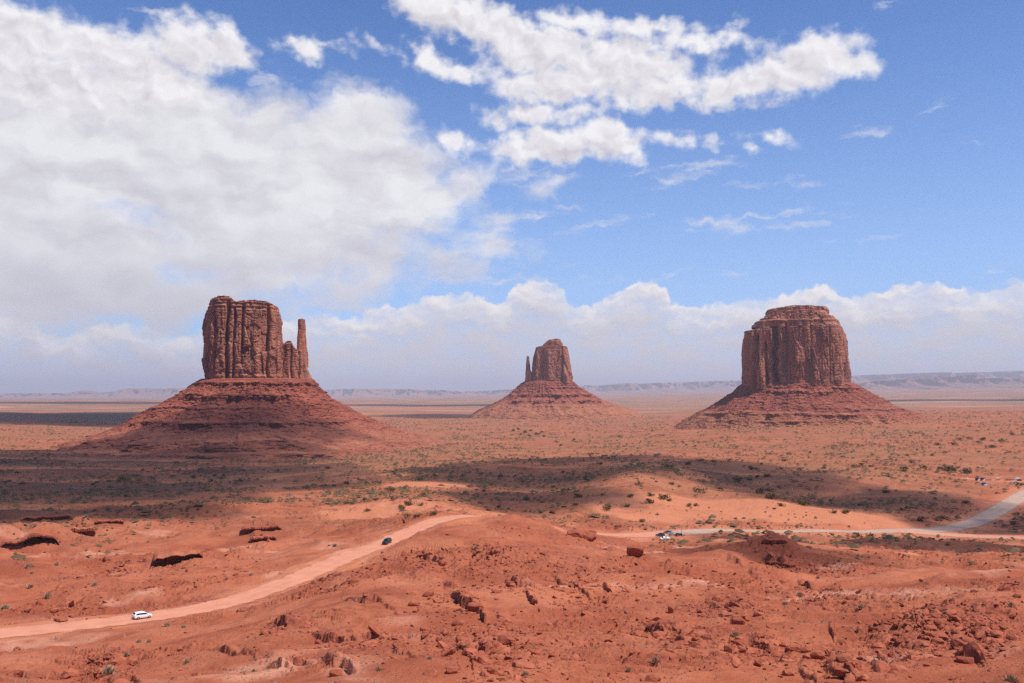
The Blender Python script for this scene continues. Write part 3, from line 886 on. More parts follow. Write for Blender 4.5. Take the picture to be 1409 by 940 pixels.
def cliff(name, Y, left, right, top, half_depth, p=3.4, ns=760, nt_=230, relief=1.0, seed=1, base_v=None, cap_rings=26, parent=None, lean=0.0, cracks=(), label=None, big=1.0, shrink=1.0):
    """a rock body whose outline at depth Y follows the surveyed edges; half_depth in metres, cracks = pixel columns of deep clefts on the near side"""
    zl, xl = sil(left, Y); zr, xr = sil(right, Y)
    tx, tz = on_plane(np.array([q[0] for q in top], float), np.array([q[1] for q in top], float), Y)
    z0 = min(zl[0], zr[0]) if base_v is None else float(on_plane(CU, base_v, Y)[1])
    zmax = tz.max()
    a = np.linspace(0, 2 * np.pi, 4000)
    ox, oy = np.sign(np.cos(a)) * np.abs(np.cos(a)) ** (2 / p), np.sign(np.sin(a)) * np.abs(np.sin(a)) ** (2 / p)
    wid = (xr[len(xr) // 2] - xl[len(xl) // 2]) / 2
    sl = np.r_[0, np.cumsum(np.hypot(np.diff(ox) * wid, np.diff(oy) * half_depth))]
    dens = np.where(np.sin((a[1:] + a[:-1]) / 2) < 0.25, 1.0, 0.22)          # the near side gets more points
    sd = np.r_[0, np.cumsum(np.diff(sl) * dens)]
    pick = np.linspace(0, sd[-1], ns, endpoint=False)
    ox, oy, sm = np.interp(pick, sd, ox), np.interp(pick, sd, oy), np.interp(pick, sd, sl)
    t = np.linspace(0, 1, nt_)
    rows = []
    for k in range(nt_ + cap_rings):
        tt = t[min(k, nt_ - 1)]; sh = 1.0 if k < nt_ else 1 - (k - nt_ + 1) / cap_rings
        zz = z0 + tt * (zmax - z0)
        L, R = np.interp(zz, zl, xl), np.interp(zz, zr, xr)
        c, w = (L + R) / 2, (R - L) / 2
        x = c + ox * w
        zt = np.interp(c + ox * w * sh if k >= nt_ else x, tx, tz)
        z = z0 + tt * (zt - z0)
        hd = half_depth * (0.82 + 0.18 * w / max(wid, 1e-6)) * (1 - lean * tt)
        rows.append(np.stack([c + ox * w * sh, Y + oy * hd * sh, z, np.full(ns, tt if k < nt_ else 1.0)], -1))
    G = np.array(rows)                                                       # (rows, ns, 4)
    X, Yy, Z, T = G[..., 0], G[..., 1], G[..., 2], G[..., 3]
    tan = np.stack([np.roll(ox, -1) * wid - np.roll(ox, 1) * wid, np.roll(oy, -1) * half_depth - np.roll(oy, 1) * half_depth], -1)
    tan /= np.hypot(*tan.T)[:, None] + 1e-9
    nx, ny = tan[:, 1], -tan[:, 0]
    Sg = np.broadcast_to(sm, X.shape)
    q = 50.0 + seed * 91.3
    wob = perlin(Sg / 23 + q, Z / 40, seed) * 3
    butt = perlin((Sg + wob) / 34 + q, Z / 260, seed + 1) * 6.5 * big + perlin((Sg + wob) / 15 + q, Z / 90, seed + 2) * 1.8
    colr = perlin((Sg + wob) / 8.5 + q, Z / 70, seed + 3)
    cr = -np.exp(-(colr / 0.085) ** 2) * 3.2 * smooth(0.0, 0.4, perlin(Sg / 30 + q, Z / 55, seed + 4))
    d1, d2, cid = cells((Sg + wob * 0.6) / 13.0 + q, Z / 42.0, seed + 5)
    slab = (cid - 0.5) * 7.5 - np.exp(-((d2 - d1) / 0.07) ** 2) * 1.6
    slab = slab - np.exp(-(perlin(Sg / 60 + q, Z / 13 + perlin(Sg / 25 + q, Z / 60, seed + 18), seed + 16) / 0.06) ** 2) * 1.3
    e1, e2, eid = cells((Sg + wob) / 4.6 + q, Z / 11.0, seed + 6)
    slab2 = (eid - 0.5) * 2.4
    fine = fbm(Sg / 3.0 + q, Z / 3.6, 3, seed + 7) * 1.0
    low = smooth(0.20, 0.02, T); high = smooth(0.80, 0.93, T)
    lay = perlin(np.full_like(Z, q), Z / 3.2, seed + 8) * 1.7 + perlin(Sg / 12 + q, Z / 2.4, seed + 9) * 0.9
    butt = butt + np.maximum(perlin(Sg / 21 + q, Z / 90, seed + 15), 0) * 13 * smooth(0.62, 0.12, T) * big
    disp = (butt + cr + slab + slab2 + fine) * relief * (1 - 0.55 * high) * (1 - 0.45 * low) + lay * (0.25 + low * 0.9 + high * 1.0) * relief
    for cu_, wd, dp, t0, t1 in cracks:
        cx = float(on_plane(cu_, 500, Y)[0]); wm = wd * Y / F_PX
        line = cx + perlin(Z / 30 + cu_, Z * 0 + 0.5, 3) * wm * 0.9
        near = (oy < 0.0)[None, :]
        disp -= np.exp(-((X - line) / wm) ** 2) * dp * near * smooth(t0 - 0.04, t0 + 0.04, T) * smooth(t1 + 0.05, t1 - 0.05, T)
    inward = np.minimum(1, np.linspace(0, 1, G.shape[0])[:, None] * 0 + 1)
    m = np.ones((G.shape[0], 1)); m[nt_:, 0] = np.linspace(1, 0, cap_rings) ** 0.8
    edge = np.abs(nx)[None, :]
    ei = np.abs(nx) > 0.75
    off = np.percentile(disp[:nt_, ei], 92)
    disp = disp - off * edge * shrink - 1.0 * relief * (1 - edge)
    disp = disp * (1 - 0.35 * edge)
    X = X + nx[None, :] * disp * m; Yy = Yy + ny[None, :] * disp * m
    Z = Z + (1 - m) * fbm(X / 9, Yy / 9, 3, seed + 11) * 1.6 * relief
    Z[nt_ - 2:] += perlin(X[nt_ - 2:] / 7.0 + q, Yy[nt_ - 2:] / 7.0, seed + 12) * 1.3 * relief
    X, Yy = turn(X, Yy)
    V = np.stack([X, Yy, Z], -1)
    me = mesh_from_grid(name, V, ns, G.shape[0], True)
    # faces outward
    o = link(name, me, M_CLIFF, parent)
    if label: o['label'] = label
    return o


def talus(name, Y, left, right, half_ratio, ledges, ns=900, nv=300, seed=1, parent=None, depth_c=0.0, below=18.0, cont=0.0):
    zl, xl = sil(left, Y); zr, xr = sil(right, Y)
    ztop = min(zl[-1], zr[-1]); zbot = max(zl[0], zr[0])
    t = np.linspace(0, 1, nv)
    zz = zbot - below + t ** 1.0 * (ztop - zbot + below)
    L, R = np.interp(zz, zl, xl), np.interp(zz, zr, xr)
    s0 = (R[zz > zbot][0] - R[zz > zbot][min(12, nv // 4)]) / (zz[zz > zbot][min(12, nv // 4)] - zz[zz > zbot][0] + 1e-6)
    under = np.maximum(zbot - zz, 0)
    L = L - under * 1.5; R = R + under * 1.5
    c, w = (L + R) / 2, (R - L) / 2
    wtop = w[-1]
    a0 = np.linspace(0, 2 * np.pi, 4000)
    dens = np.where(np.sin((a0[1:] + a0[:-1]) / 2) < 0.2, 1.0, 0.25)
    sd = np.r_[0, np.cumsum(dens)]
    a = np.interp(np.linspace(0, sd[-1], ns, endpoint=False), sd, a0)
    ca, sa = np.cos(a), np.sin(a)
    A, Zg = np.meshgrid(a, zz); _, W = np.meshgrid(a, w); _, C = np.meshgrid(a, c)
    hd = W * half_ratio
    rm = (W + hd) / 2
    X = C + ca * W; Yy = Y + depth_c + sa * hd
    arc = A * 110.0
    T = np.broadcast_to(t[:, None], X.shape)
    slope = np.gradient(-w, zz)                                              # metres outward lost per metre up
    q = seed * 37.7
    nat = (perlin(X / 70 + q, Yy / 70, seed) * 9 + perlin(X / 30 + q, Yy / 30, seed + 1) * 4.5) * smooth(1.0, 0.8, T)
    gul = (ridged(arc / 15 + q, T * 0.8, 2, seed + 2) - 0.6) * 7.0 * smooth(1.0, 0.85, T) * smooth(0.0, 0.25, T)
    rub = fbm(X / 12 + q, Yy / 12 + Zg / 9, 4, seed + 3, 0.6) * 5.0
    stone = np.maximum(fbm(X / 4.2 + q, (Yy + Zg) / 4.2, 2, seed + 5), 0.12) * 5.0
    push = nat + gul + rub + stone
    for v, h, lo, hi in ledges:
        zc = float(on_plane(CU, v, Y)[1]) + perlin(arc / 45 + q, A * 0, seed + 7) * 4.5
        u_ang = (X - C) / np.maximum(W, 1)
        k = smooth(lo - 0.12, lo + 0.06, u_ang) * smooth(hi + 0.12, hi - 0.06, u_ang)
        k = k * np.clip(0.55 + 1.2 * perlin(arc / 22 + q + v, A * 0, seed + 8) + 0.5 * perlin(arc / 6 + q + v, A * 0, seed + 10), cont, 1.35)
        dz = Zg - zc
        up = np.clip((dz + h) / h, 0, 1) * (dz < 0) + np.clip(1 - dz / (0.8 * h), 0, 1) * (dz >= 0)
        jag = 1 + 0.5 * perlin(arc / 5 + q, Zg / 6, seed + 9)
        push = push + up * h * 1.75 * k * jag
    push = push * smooth(1.02, 0.93, T)
    X = X + ca * push; Yy = Yy + sa * push
    cx, cy = turn(np.array([c[-1]]), np.array([Y + depth_c]))
    X, Yy = turn(X, Yy)
    V = np.stack([X, Yy, Zg + perlin(X / 6, Yy / 6, seed + 13) * 0.7], -1)
    foot = np.concatenate([smooth(0.52, 0.26, T + perlin(arc / 12 + q, T * 6, seed + 17) * 0.08).ravel(), np.zeros(10 * ns)])
    # close the top
    cap = []
    for k in np.linspace(0.9, 0.0, 10):
        r = V[-1].copy(); cc = np.array([float(cx[0]), float(cy[0]), 0])
        r[:, :2] = cc[:2] + (r[:, :2] - cc[:2]) * k; r[:, 2] += (1 - k) * 4
        cap.append(r)
    V = np.concatenate([V, np.array(cap)], 0)
    me = mesh_from_grid(name, V, ns, V.shape[0], True)
    attr(me, 'foot', foot * (0.35 if cont > 0 else 1.0))
    return link(name, me, M_TALUS, parent)


def butte(loc_u, Y, base_v, label):
    x, z = on_plane(loc_u, base_v, Y)
    PIVOT[0], PIVOT[1] = float(x), Y
    return tag(empty('sandstone_butte', (0, 0, 0)), label, 'butte')


# --- west: slab with a thin thumb
Y1 = 1600.0
b1 = butte(356, Y1, 620, 'broad flat-topped sandstone butte with a thin rock thumb on its right, standing at left')
TL1 = [(283, 519), (268, 528), (246, 545), (226, 556), (205, 566), (176, 583), (146, 596), (95, 610), (40, 621), (-40, 634), (-120, 642)]
TR1 = [(433, 522), (440, 532), (456, 545), (488, 567), (520, 581), (560, 593), (605, 605), (630, 612), (650, 620)]
talus('talus', Y1, TL1, TR1, 0.78, [(527, 5, -0.9, 0.9), (544, 9, -0.8, 0.45), (560, 4, -1, 0.2), (578, 7, -0.9, 0.75), (598, 15, -0.95, 0.15), (612, 5, -0.9, 0.3), (620, 4, -0.8, 0.35), (628, 4, -0.7, 0.3)], seed=3, parent=b1, cont=0.45)
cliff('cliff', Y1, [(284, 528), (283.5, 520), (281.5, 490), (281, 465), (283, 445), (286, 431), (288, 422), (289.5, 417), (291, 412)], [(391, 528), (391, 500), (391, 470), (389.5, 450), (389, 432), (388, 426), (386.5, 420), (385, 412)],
      [(280, 418), (289, 416.5), (296, 415), (302, 413.5), (309, 412.5), (317, 414), (320.5, 416), (323, 419.5), (327, 420), (335, 418.6), (352, 417.6), (364, 418.6), (372, 420), (379, 423), (386, 424.5), (392, 426)], 62, seed=11, parent=b1,
      cracks=[(297, 2.0, 7, 0.1, 0.75), (313, 2.4, 12, 0.05, 0.92), (323, 1.6, 8, 0.05, 0.9), (334, 2.0, 8, 0.2, 0.95), (370, 2.2, 9, 0.05, 0.95), (345, 1.0, 4, 0.3, 0.6)])
cliff('shoulder', Y1 + 4, [(380, 530), (381, 520), (382, 480), (386, 466)], [(433, 530), (432, 524), (428, 512), (425.5, 500), (424, 488), (423, 478), (421, 466)],
      [(378, 468), (386, 472), (391, 473.5), (393, 471.5), (396, 470), (401, 470.5), (403.5, 476), (407, 481), (412, 483), (424, 485), (433, 489)], 40, p=2.8, ns=420, nt_=140, seed=23, parent=b1, relief=0.6, shrink=0.0,
      cracks=[(401, 1.6, 5, 0.0, 0.9), (412, 1.6, 6, 0.0, 0.95)])
cliff('thumb', Y1 + 4, [(408.5, 505), (409.6, 484), (410.0, 465), (411.2, 452), (411.0, 443), (411.2, 435)], [(425.5, 505), (424.3, 487), (422.8, 475), (421.6, 458), (421.8, 445), (421.4, 435)],
      [(409, 438.6), (412.5, 438.2), (416, 437.6), (419, 438.2), (424, 439)], 8.5, p=2.4, ns=160, nt_=170, seed=31, parent=b1, relief=0.34, shrink=0.12, cap_rings=8)

# --- far middle: smaller butte with its thumb on the left
Y2 = 3400.0
b2 = butte(757, Y2, 575, 'smallest and most distant sandstone butte in the middle, thin rock spire on its left side')
talus('talus', Y2, [(723, 524), (716, 528.5), (704, 538), (701, 542.5), (692, 549), (680, 555), (664, 562), (652, 569)], [(787, 523), (796, 532), (813, 542), (829, 551), (847, 557.5), (863, 562), (880, 569)], 0.74,
      [(533, 5, 0.1, 0.9), (543, 9, -0.95, 0.9), (551, 11, -0.7, 0.85), (558, 6, -0.5, 0.9)], ns=560, nv=200, seed=6, parent=b2)
cliff('cliff', Y2, [(733, 528), (732.6, 518), (732.4, 500), (733.2, 490), (734.6, 483), (736, 478), (738, 475)], [(787, 528), (787, 522), (786, 506), (784.4, 492), (783, 484), (782, 478), (781.5, 475)],
      [(731, 480), (736, 478.6), (743, 477.5), (757, 477.2), (773, 477.2), (781, 477.6), (787, 480)], 66, seed=41, ns=520, nt_=150, parent=b2, big=1.3, cracks=[(774, 1.2, 12, 0, 0.98), (746, 1.0, 5, 0.1, 0.6)])
cliff('caprock', Y2, [(743, 481), (744.5, 477), (745, 474.5), (747, 471), (753, 467)], [(775, 481), (774.5, 477), (774, 473), (773, 470), (771, 467)], [(743, 473), (748, 471.2), (752, 469), (756, 468), (766, 467), (771, 467.4), (775, 470)], 42, seed=47, ns=300, nt_=60, parent=b2, relief=0.8, shrink=0.3)
cliff('thumb', Y2, [(722, 528), (723, 520), (723.8, 508), (724.2, 496), (725, 490)], [(738, 528), (736, 512), (732.6, 506), (729.4, 502), (728.8, 496), (728.2, 490)], [(722, 491), (725.8, 490), (728, 490.6), (729.4, 500), (731, 504), (737, 508)], 22, p=2.8, ns=150, nt_=110, seed=53, parent=b2, relief=0.42, shrink=0.0, cap_rings=8)

# --- right: massive block
Y3 = 2230.0
b3 = butte(1093, Y3, 580, 'massive square sandstone butte with a layered cap, standing alone at right')
talus('talus', Y3, [(1021, 527), (1005, 541), (987, 552), (967, 563.5), (956, 568), (946, 574)], [(1166, 522), (1183, 534), (1203, 547), (1221, 556), (1243, 563), (1255, 568), (1266, 574)], 0.76,
      [(538.5, 7, -0.45, 0.45), (553, 3, -0.6, 0.3), (567, 6, -0.9, 0.5), (577, 4, -0.7, 0.1), (562, 4, 0.3, 0.95), (535, 4, 0.4, 0.9)], ns=760, nv=260, seed=9, parent=b3, below=46)
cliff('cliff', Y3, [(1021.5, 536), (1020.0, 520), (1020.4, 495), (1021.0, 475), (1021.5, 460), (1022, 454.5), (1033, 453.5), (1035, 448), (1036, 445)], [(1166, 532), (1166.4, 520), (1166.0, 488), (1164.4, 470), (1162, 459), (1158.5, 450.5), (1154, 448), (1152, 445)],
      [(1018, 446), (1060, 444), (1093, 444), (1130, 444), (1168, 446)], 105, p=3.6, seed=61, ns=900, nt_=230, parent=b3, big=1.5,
      cracks=[(1027, 1.8, 14, 0.0, 0.8), (1038, 3.2, 26, 0.0, 0.95), (1044, 1.4, 14, 0.3, 0.8), (1055, 1.6, 12, 0.0, 0.7), (1067, 3.8, 34, 0.0, 0.95), (1083, 1.6, 7, 0.3, 0.95), (1115, 1.2, 5, 0.4, 0.95), (1140, 1.2, 5, 0.2, 0.9)])
cliff('caprock', Y3, [(1033, 452), (1035, 447.5), (1037.5, 446.5), (1038, 443.5), (1043, 442.5), (1044.5, 439.5), (1049, 438.5), (1051, 435.5), (1056, 434.5), (1058, 431)], [(1156, 452), (1153, 447.5), (1152.5, 443), (1149, 442), (1147.5, 438), (1142, 437), (1140, 434), (1136, 431)],
      [(1030, 431), (1093, 430.5), (1160, 431)], 84, p=4.2, seed=67, ns=520, nt_=90, parent=b3, relief=0.8)
cliff('cap_ledge', Y3 + 6, [(1059, 437), (1055, 434.5), (1052, 433), (1051.5, 429), (1052.5, 426), (1054, 423)], [(1134, 437), (1137, 434), (1139, 432.5), (1139.5, 428), (1138.5, 426), (1137, 423)],
      [(1048, 427.5), (1062, 426.6), (1073, 425.6), (1083, 424.0), (1093, 423.2), (1113, 424.0), (1126, 424.8), (1142, 425.6)], 58, p=4.5, seed=71, ns=420, nt_=60, parent=b3, relief=0.7)


def mesa_range(name, Y, tops, depth, seed, cliff_share=0.45):
    """a long low range at distance: surveyed skyline, cliff band above a debris slope"""
    us = np.linspace(tops[0][0], tops[-1][0], 700)
    vs = np.interp(us, [q[0] for q in tops], [q[1] for q in tops])
    st = np.round(perlin(us / 24.0, us * 0, seed) * 2.2) * 0.45 + perlin(us / 7.0, us * 0 + 3, seed) * 0.25
    vs = vs + st
    x, z = on_plane(us, vs, Y)
    z0 = np.asarray(base_height(x, np.full_like(x, Y))) - 12.0
    z = np.maximum(z, z0 + 8)
    H = z - z0
    dep = perlin(us / 40.0, us * 0 + 7, seed + 1) * depth * 0.9 + perlin(us / 13.0, us * 0, seed + 2) * depth * 0.3 + perlin(us / 3.0, us * 0, seed + 3) * depth * 0.10
    prof = [(-2.2, 0.0), (-1.6, 0.13), (-1.1, 0.30), (-0.8, 0.50), (-0.62, 0.68), (-0.52, 0.86), (-0.45, 0.99), (-0.2, 1.0), (0.6, 1.0), (1.0, 0.9), (2.0, 0.0)]
    rows = []
    for d, hf in prof:
        jit = perlin(us / 6.0 + d * 3, us * 0 + hf * 9, seed + 4) * depth * 0.22
        rows.append(np.stack([x, Y + d * depth * 0.5 + dep * (0.4 + 0.6 * (d < 0)) + jit, z0 + H * hf], -1))
    me = mesh_from_grid(name, np.array(rows), 700, len(prof))
    return tag(link(name, me, M_FAR), kind='structure')


def far_material():
    m, nt, b = new_mat('far_mesa_rock')
    p = pos(nt)
    n = noise(vmath('MULTIPLY', p, (0.0012, 0.0012, 0.014)), 1.0, 5.0, 0.6)
    c = mixc(n.lin(0.38, 0.62), (0.25, 0.125, 0.095), (0.34, 0.175, 0.125))
    nt.links.new(c.k, b.inputs['Base Color'])
    return m


M_FAR = far_material()
mesa_range('hills', 28000, [(-500, 540), (-100, 541), (60, 541.5), (95, 540), (100, 538), (112, 538), (118, 540.5), (150, 540), (175, 536.5), (190, 535), (250, 534.5), (300, 534.5), (420, 536), (480, 535.5), (540, 535), (600, 537), (660, 540), (720, 541), (800, 539)], 1500, 5)
mesa_range('hills', 29000, [(620, 540), (690, 537), (760, 534), (800, 531), (840, 529), (900, 527.5), (960, 525.5), (1010, 524), (1100, 520.5), (1180, 516.5), (1260, 514.5), (1330, 513), (1409, 511), (1600, 509), (2000, 508)], 2600, 8)
mesa_range('hills', 20000, [(1150, 533), (1180, 526), (1200, 524.5), (1225, 522), (1260, 521), (1292, 520.5), (1294, 517), (1326, 517), (1330, 521), (1409, 519.5), (1600, 519), (2000, 522)], 1500, 12)


# ------------------------------------------------------------------ air
def haze_box():
    m = bpy.data.materials.new('thin_air'); m.use_nodes = True
    nt = m.node_tree; nt.nodes.clear()
    out = nt.nodes.new('ShaderNodeOutputMaterial'); pv = nt.nodes.new('ShaderNodeVolumePrincipled')
    pv.inputs['Color'].default_value = HAZE_COL; pv.inputs['Density'].default_value = HAZE_DENSITY; pv.inputs['Anisotropy'].default_value = 0.0
    nt.links.new(pv.outputs[0], out.inputs['Volume'])
    s = 70000.0; lo, hi = HAZE_Z
    V = [(-s, -s, lo), (s, -s, lo), (s, s, lo), (-s, s, lo), (-s, -s, hi), (s, -s, hi), (s, s, hi), (-s, s, hi)]
    F = [(3, 2, 1, 0), (4, 5, 6, 7), (0, 1, 5, 4), (1, 2, 6, 5), (2, 3, 7, 6), (3, 0, 4, 7)]
    me = raw_mesh('haze', np.array(V), np.array(F))
    return tag(link('haze', me, m), kind='stuff')


HAZE_COL = (0.92, 0.86, 0.94, 1.0); HAZE_DENSITY = 4.1e-5
_co = np.empty(len(ground.data.vertices) * 3, np.float32); ground.data.vertices.foreach_get('co', _co)
_zmin = float(_co[2::3].min())
_hi = max(float((o.matrix_world @ Vector(c)).z) for o in COL.objects if o.type == 'MESH' for c in o.bound_box)
HAZE_Z = (_zmin - 30.0, _hi + 15.0)
print('HAZE', HAZE_Z)
haze_box()


# ------------------------------------------------------------------ clouds overhead, above the picture, whose shade lies on the valley
def shade_clouds():
    m = bpy.data.materials.new('cloud_vapour'); m.use_nodes = True
    nt = m.node_tree; nt.nodes.clear()
    out = nt.nodes.new('ShaderNodeOutputMaterial'); pv = nt.nodes.new('ShaderNodeVolumePrincipled')
    pv.inputs['Color'].default_value = (0.97, 0.97, 0.98, 1); pv.inputs['Density'].default_value = 0.0145
    nt.links.new(pv.outputs[0], out.inputs['Volume'])
    Vs, Fs, n0 = [], [], 0
    for i, (u, v, rng, ra, rb, thick) in enumerate(SHADES):
        gx, gy = at_range(u, rng); gz = float(base_height(np.array([gx]), np.array([gy]))[0])
        alt = max(1150.0, rng * 0.62)
        k = alt / SUN_DIR[2]
        cx, cy, cz = gx + SUN_DIR[0] * k, gy + SUN_DIR[1] * k, gz + alt
        nu, nv = 64, 24
        th = np.linspace(0, 2 * np.pi, nu, endpoint=False); ph = np.linspace(-np.pi / 2 + 0.02, np.pi / 2 - 0.02, nv)
        T, Pp = np.meshgrid(th, ph)
        q = 3.7 * i
        rad = 1 + 0.30 * perlin(np.cos(T) * 1.3 + q, np.sin(T) * 1.3, 5) + 0.20 * perlin(np.cos(T) * 3.2 + q, np.sin(T) * 3.2, 6) + 0.10 * perlin(np.cos(T) * 7 + q, np.sin(T) * 7, 7)
        wx, wy = np.cos(T) * np.cos(Pp) * rad * ra, np.sin(T) * np.cos(Pp) * rad * rb
        hh = math.hypot(gx, gy); ux, uy = gx / hh, gy / hh
        X = cx + wx * uy + wy * ux; Y = cy - wx * ux + wy * uy
        puff = 1 + 0.5 * perlin(X / (ra * 0.3) + q, Y / (rb * 0.3), 9)
        Z = cz + np.sin(Pp) * thick * np.where(Pp > 0, puff, 0.5)
        V = np.stack([X, Y, Z], -1).reshape(-1, 3)
        idx = np.arange(nu * nv).reshape(nv, nu); idx = np.c_[idx, idx[:, :1]]
        Fq = np.stack([idx[:-1, :-1], idx[:-1, 1:], idx[1:, 1:], idx[1:, :-1]], -1).reshape(-1, 4)
        me = None
        # poles closed by collapsing the end rings
        V[:nu] = V[:nu].mean(0); V[-nu:] = V[-nu:].mean(0)
        Vs.append(V); Fs.append(Fq + n0); n0 += len(V)
    me = raw_mesh('clouds', np.concatenate(Vs), np.concatenate(Fs), True)
    return tag(link('clouds', me, m), kind='stuff')


# (pixel u, pixel v, range of the shaded ground, half width across and along in metres, thickness)
SHADES = [
    (-60, 660, 900, 300, 330, 130), (120, 660, 960, 260, 330, 130), (260, 640, 1150, 200, 260, 110), (110, 620, 1380, 360, 230, 130), (350, 622, 1330, 110, 80, 60), (300, 592, 1500, 240, 80, 60), (230, 606, 1460, 320, 120, 80), (20, 702, 590, 150, 120, 110), (400, 655, 900, 90, 120, 60), (210, 688, 680, 70, 70, 60),
    (730, 650, 880, 150, 190, 75), (740, 690, 620, 60, 110, 80), (820, 625, 1080, 130, 90, 70), (950, 635, 1000, 120, 110, 90), (1030, 655, 880, 110, 130, 100), (1170, 690, 770, 110, 110, 90), (1320, 704, 730, 110, 80, 90), (1420, 715, 690, 90, 90, 90),
    (60, 574, 3700, 620, 950, 150), (600, 570, 3600, 300, 330, 70), (1085, 760, 325, 34, 46, 50), (1330, 752, 460, 110, 50, 60),
    (120, 556, 8500, 1500, 900, 60), (600, 558, 6500, 900, 500, 80), (1330, 556, 7500, 1500, 600, 90),
]
shade_clouds()

# ------------------------------------------------------------------ finding the ground under a pixel, with all its relief
def on_ground(uv):
    uv = np.asarray(uv, float)
    base = np.array([on_base(u, v) for u, v in uv])
    r0 = np.hypot(base[:, 0], base[:, 1])
    k = np.exp(np.linspace(math.log(0.62), math.log(1.5), 260))
    R = r0[:, None] * k[None, :]
    x, y, z = ray(uv[:, 0], uv[:, 1]); h = np.hypot(x, y)
    X, Y, Zr = (x / h)[:, None] * R, (y / h)[:, None] * R, CAM_Z + (z / h)[:, None] * R
    H = terrain(X, Y).reshape(X.shape)
    hit = H >= Zr
    i = np.where(hit.any(1), hit.argmax(1), np.argmin(np.abs(k - 1)))
    i = np.clip(i, 1, len(k) - 1); a = np.arange(len(uv))
    g0, g1 = (H - Zr)[a, i - 1], (H - Zr)[a, i]
    t = np.clip(g0 / (g0 - g1 + 1e-12), 0, 1)
    rr = R[a, i - 1] + (R[a, i] - R[a, i - 1]) * t
    px, py = x / h * rr, y / h * rr
    return np.c_[px, py, terrain(px, py)], rr


def ico(sub):
    bm = bmesh.new(); bmesh.ops.create_icosphere(bm, subdivisions=sub, radius=1.0)
    V = np.array([v.co[:] for v in bm.verts]); F = np.array([[v.index for v in f.verts] for f in bm.faces]); bm.free()
    return V, F


ICO1, ICO2, ICO3 = ico(1), ico(2), ico(3)
RNG = np.random.default_rng(7)


def rock_shape(src, seed, flat=0.7):
    g = np.random.default_rng(seed)
    V, F = src
    n = g.normal(size=(9, 3)); n /= np.linalg.norm(n, axis=1)[:, None]
    d = g.uniform(0.55, 1.0, 9)
    dots = V @ n.T
    r = np.min(np.where(dots > 0.05, d[None, :] / np.maximum(dots, 0.05), 9.0), axis=1)
    r = np.minimum(r, 1.25)
    P = V * r[:, None]
    P += 0.05 * np.stack([perlin(P[:, 0] * 3 + seed, P[:, 1] * 3 + P[:, 2] * 2, k) for k in (1, 2, 3)], -1)
    P *= np.array([1.0, g.uniform(0.6, 0.95), g.uniform(0.45, 0.85) * flat / 0.7])
    return P, F


def scatter_mesh(name, protos, pts, size, mat, tint=None, tilt=0.35, sink=0.2, stretch=None, smooth_shade=False):
    n = len(pts)
    which = RNG.integers(0, len(protos), n)
    yaw = RNG.uniform(0, 2 * np.pi, n); tx, ty = RNG.normal(0, tilt, n), RNG.normal(0, tilt, n)
    Vs, Fs, Ts, off = [], [], [], 0
    for k, (P, F) in enumerate(protos):
        m = np.nonzero(which == k)[0]
        if not len(m): continue
        c, s = np.cos(yaw[m]), np.sin(yaw[m])
        A = P[None] * size[m, None, None]
        if stretch is not None: A = A * stretch[m, None, :]
        zx = A[..., 2] + A[..., 0] * tx[m, None] + A[..., 1] * ty[m, None]
        X = A[..., 0] * c[:, None] - A[..., 1] * s[:, None]; Y = A[..., 0] * s[:, None] + A[..., 1] * c[:, None]
        W = np.stack([X + pts[m, 0, None], Y + pts[m, 1, None], zx + (pts[m, 2] + size[m] * sink)[:, None]], -1)
        Vs.append(W.reshape(-1, 3)); Fs.append((F[None] + (np.arange(len(m)) * len(P))[:, None, None] + off).reshape(-1, 3)); off += len(m) * len(P)
        Ts.append(np.repeat(RNG.uniform(0, 1, len(m)) if tint is None else tint[m], len(P)))
    me = raw_mesh(name, np.concatenate(Vs), np.concatenate(Fs), smooth_shade)
    attr(me, 'tint', np.concatenate(Ts))
    return link(name, me, mat)


# ------------------------------------------------------------------ materials of rock and plants
def rock_material(name, a, b_, c_):
    m, nt, b = new_mat(name)
    p = pos(nt)
    rnd = S(nt, nt.nodes.new('ShaderNodeObjectInfo').outputs['Random'])
    n = noise(p, 0.9, 5.0, 0.62); f = noise(vmath('MULTIPLY', p, (1, 1, 3.0)), 2.6, 4.0, 0.65)
    t = (att(nt, 'tint') * 0.55 + rnd * 0.35)
    c = mixc((n * 0.75 + t * 0.55 - 0.2).lin(0.25, 0.65), a, b_)
    c = mixc(f.lin(0.55, 0.75) * 0.5, c, c_)
    nt.links.new(c.k, b.inputs['Base Color'])
    bump(nt, b, n * 0.6 + f * 0.5, 0.9, 0.15)
    return m


M_ROCK = rock_material('red_rock', (0.275, 0.070, 0.037), (0.455, 0.135, 0.070), (0.54, 0.22, 0.135))


def leaf_material(name, lo, hi, dry):
    m, nt, b = new_mat(name)
    rnd = S(nt, nt.nodes.new('ShaderNodeObjectInfo').outputs['Random'])
    t = att(nt, 'tint')
    c = mixc(t, lo, hi)
    c = mixc(rnd * 0.5, c, dry)
    nt.links.new(c.k, b.inputs['Base Color'])
    b.inputs['Roughness'].default_value = 0.8
    return m


M_JUNIPER = leaf_material('juniper_leaf', (0.046, 0.039, 0.010), (0.115, 0.088, 0.022), (0.14, 0.10, 0.03))
M_DRY = leaf_material('dry_twigs', (0.26, 0.165, 0.095), (0.48, 0.35, 0.23), (0.36, 0.27, 0.18))
M_SAGE = leaf_material('sage_leaf', (0.072, 0.045, 0.020), (0.150, 0.092, 0.044), (0.12, 0.078, 0.036))
M_BARK = plain('bark', (0.16, 0.095, 0.06), 0.9)


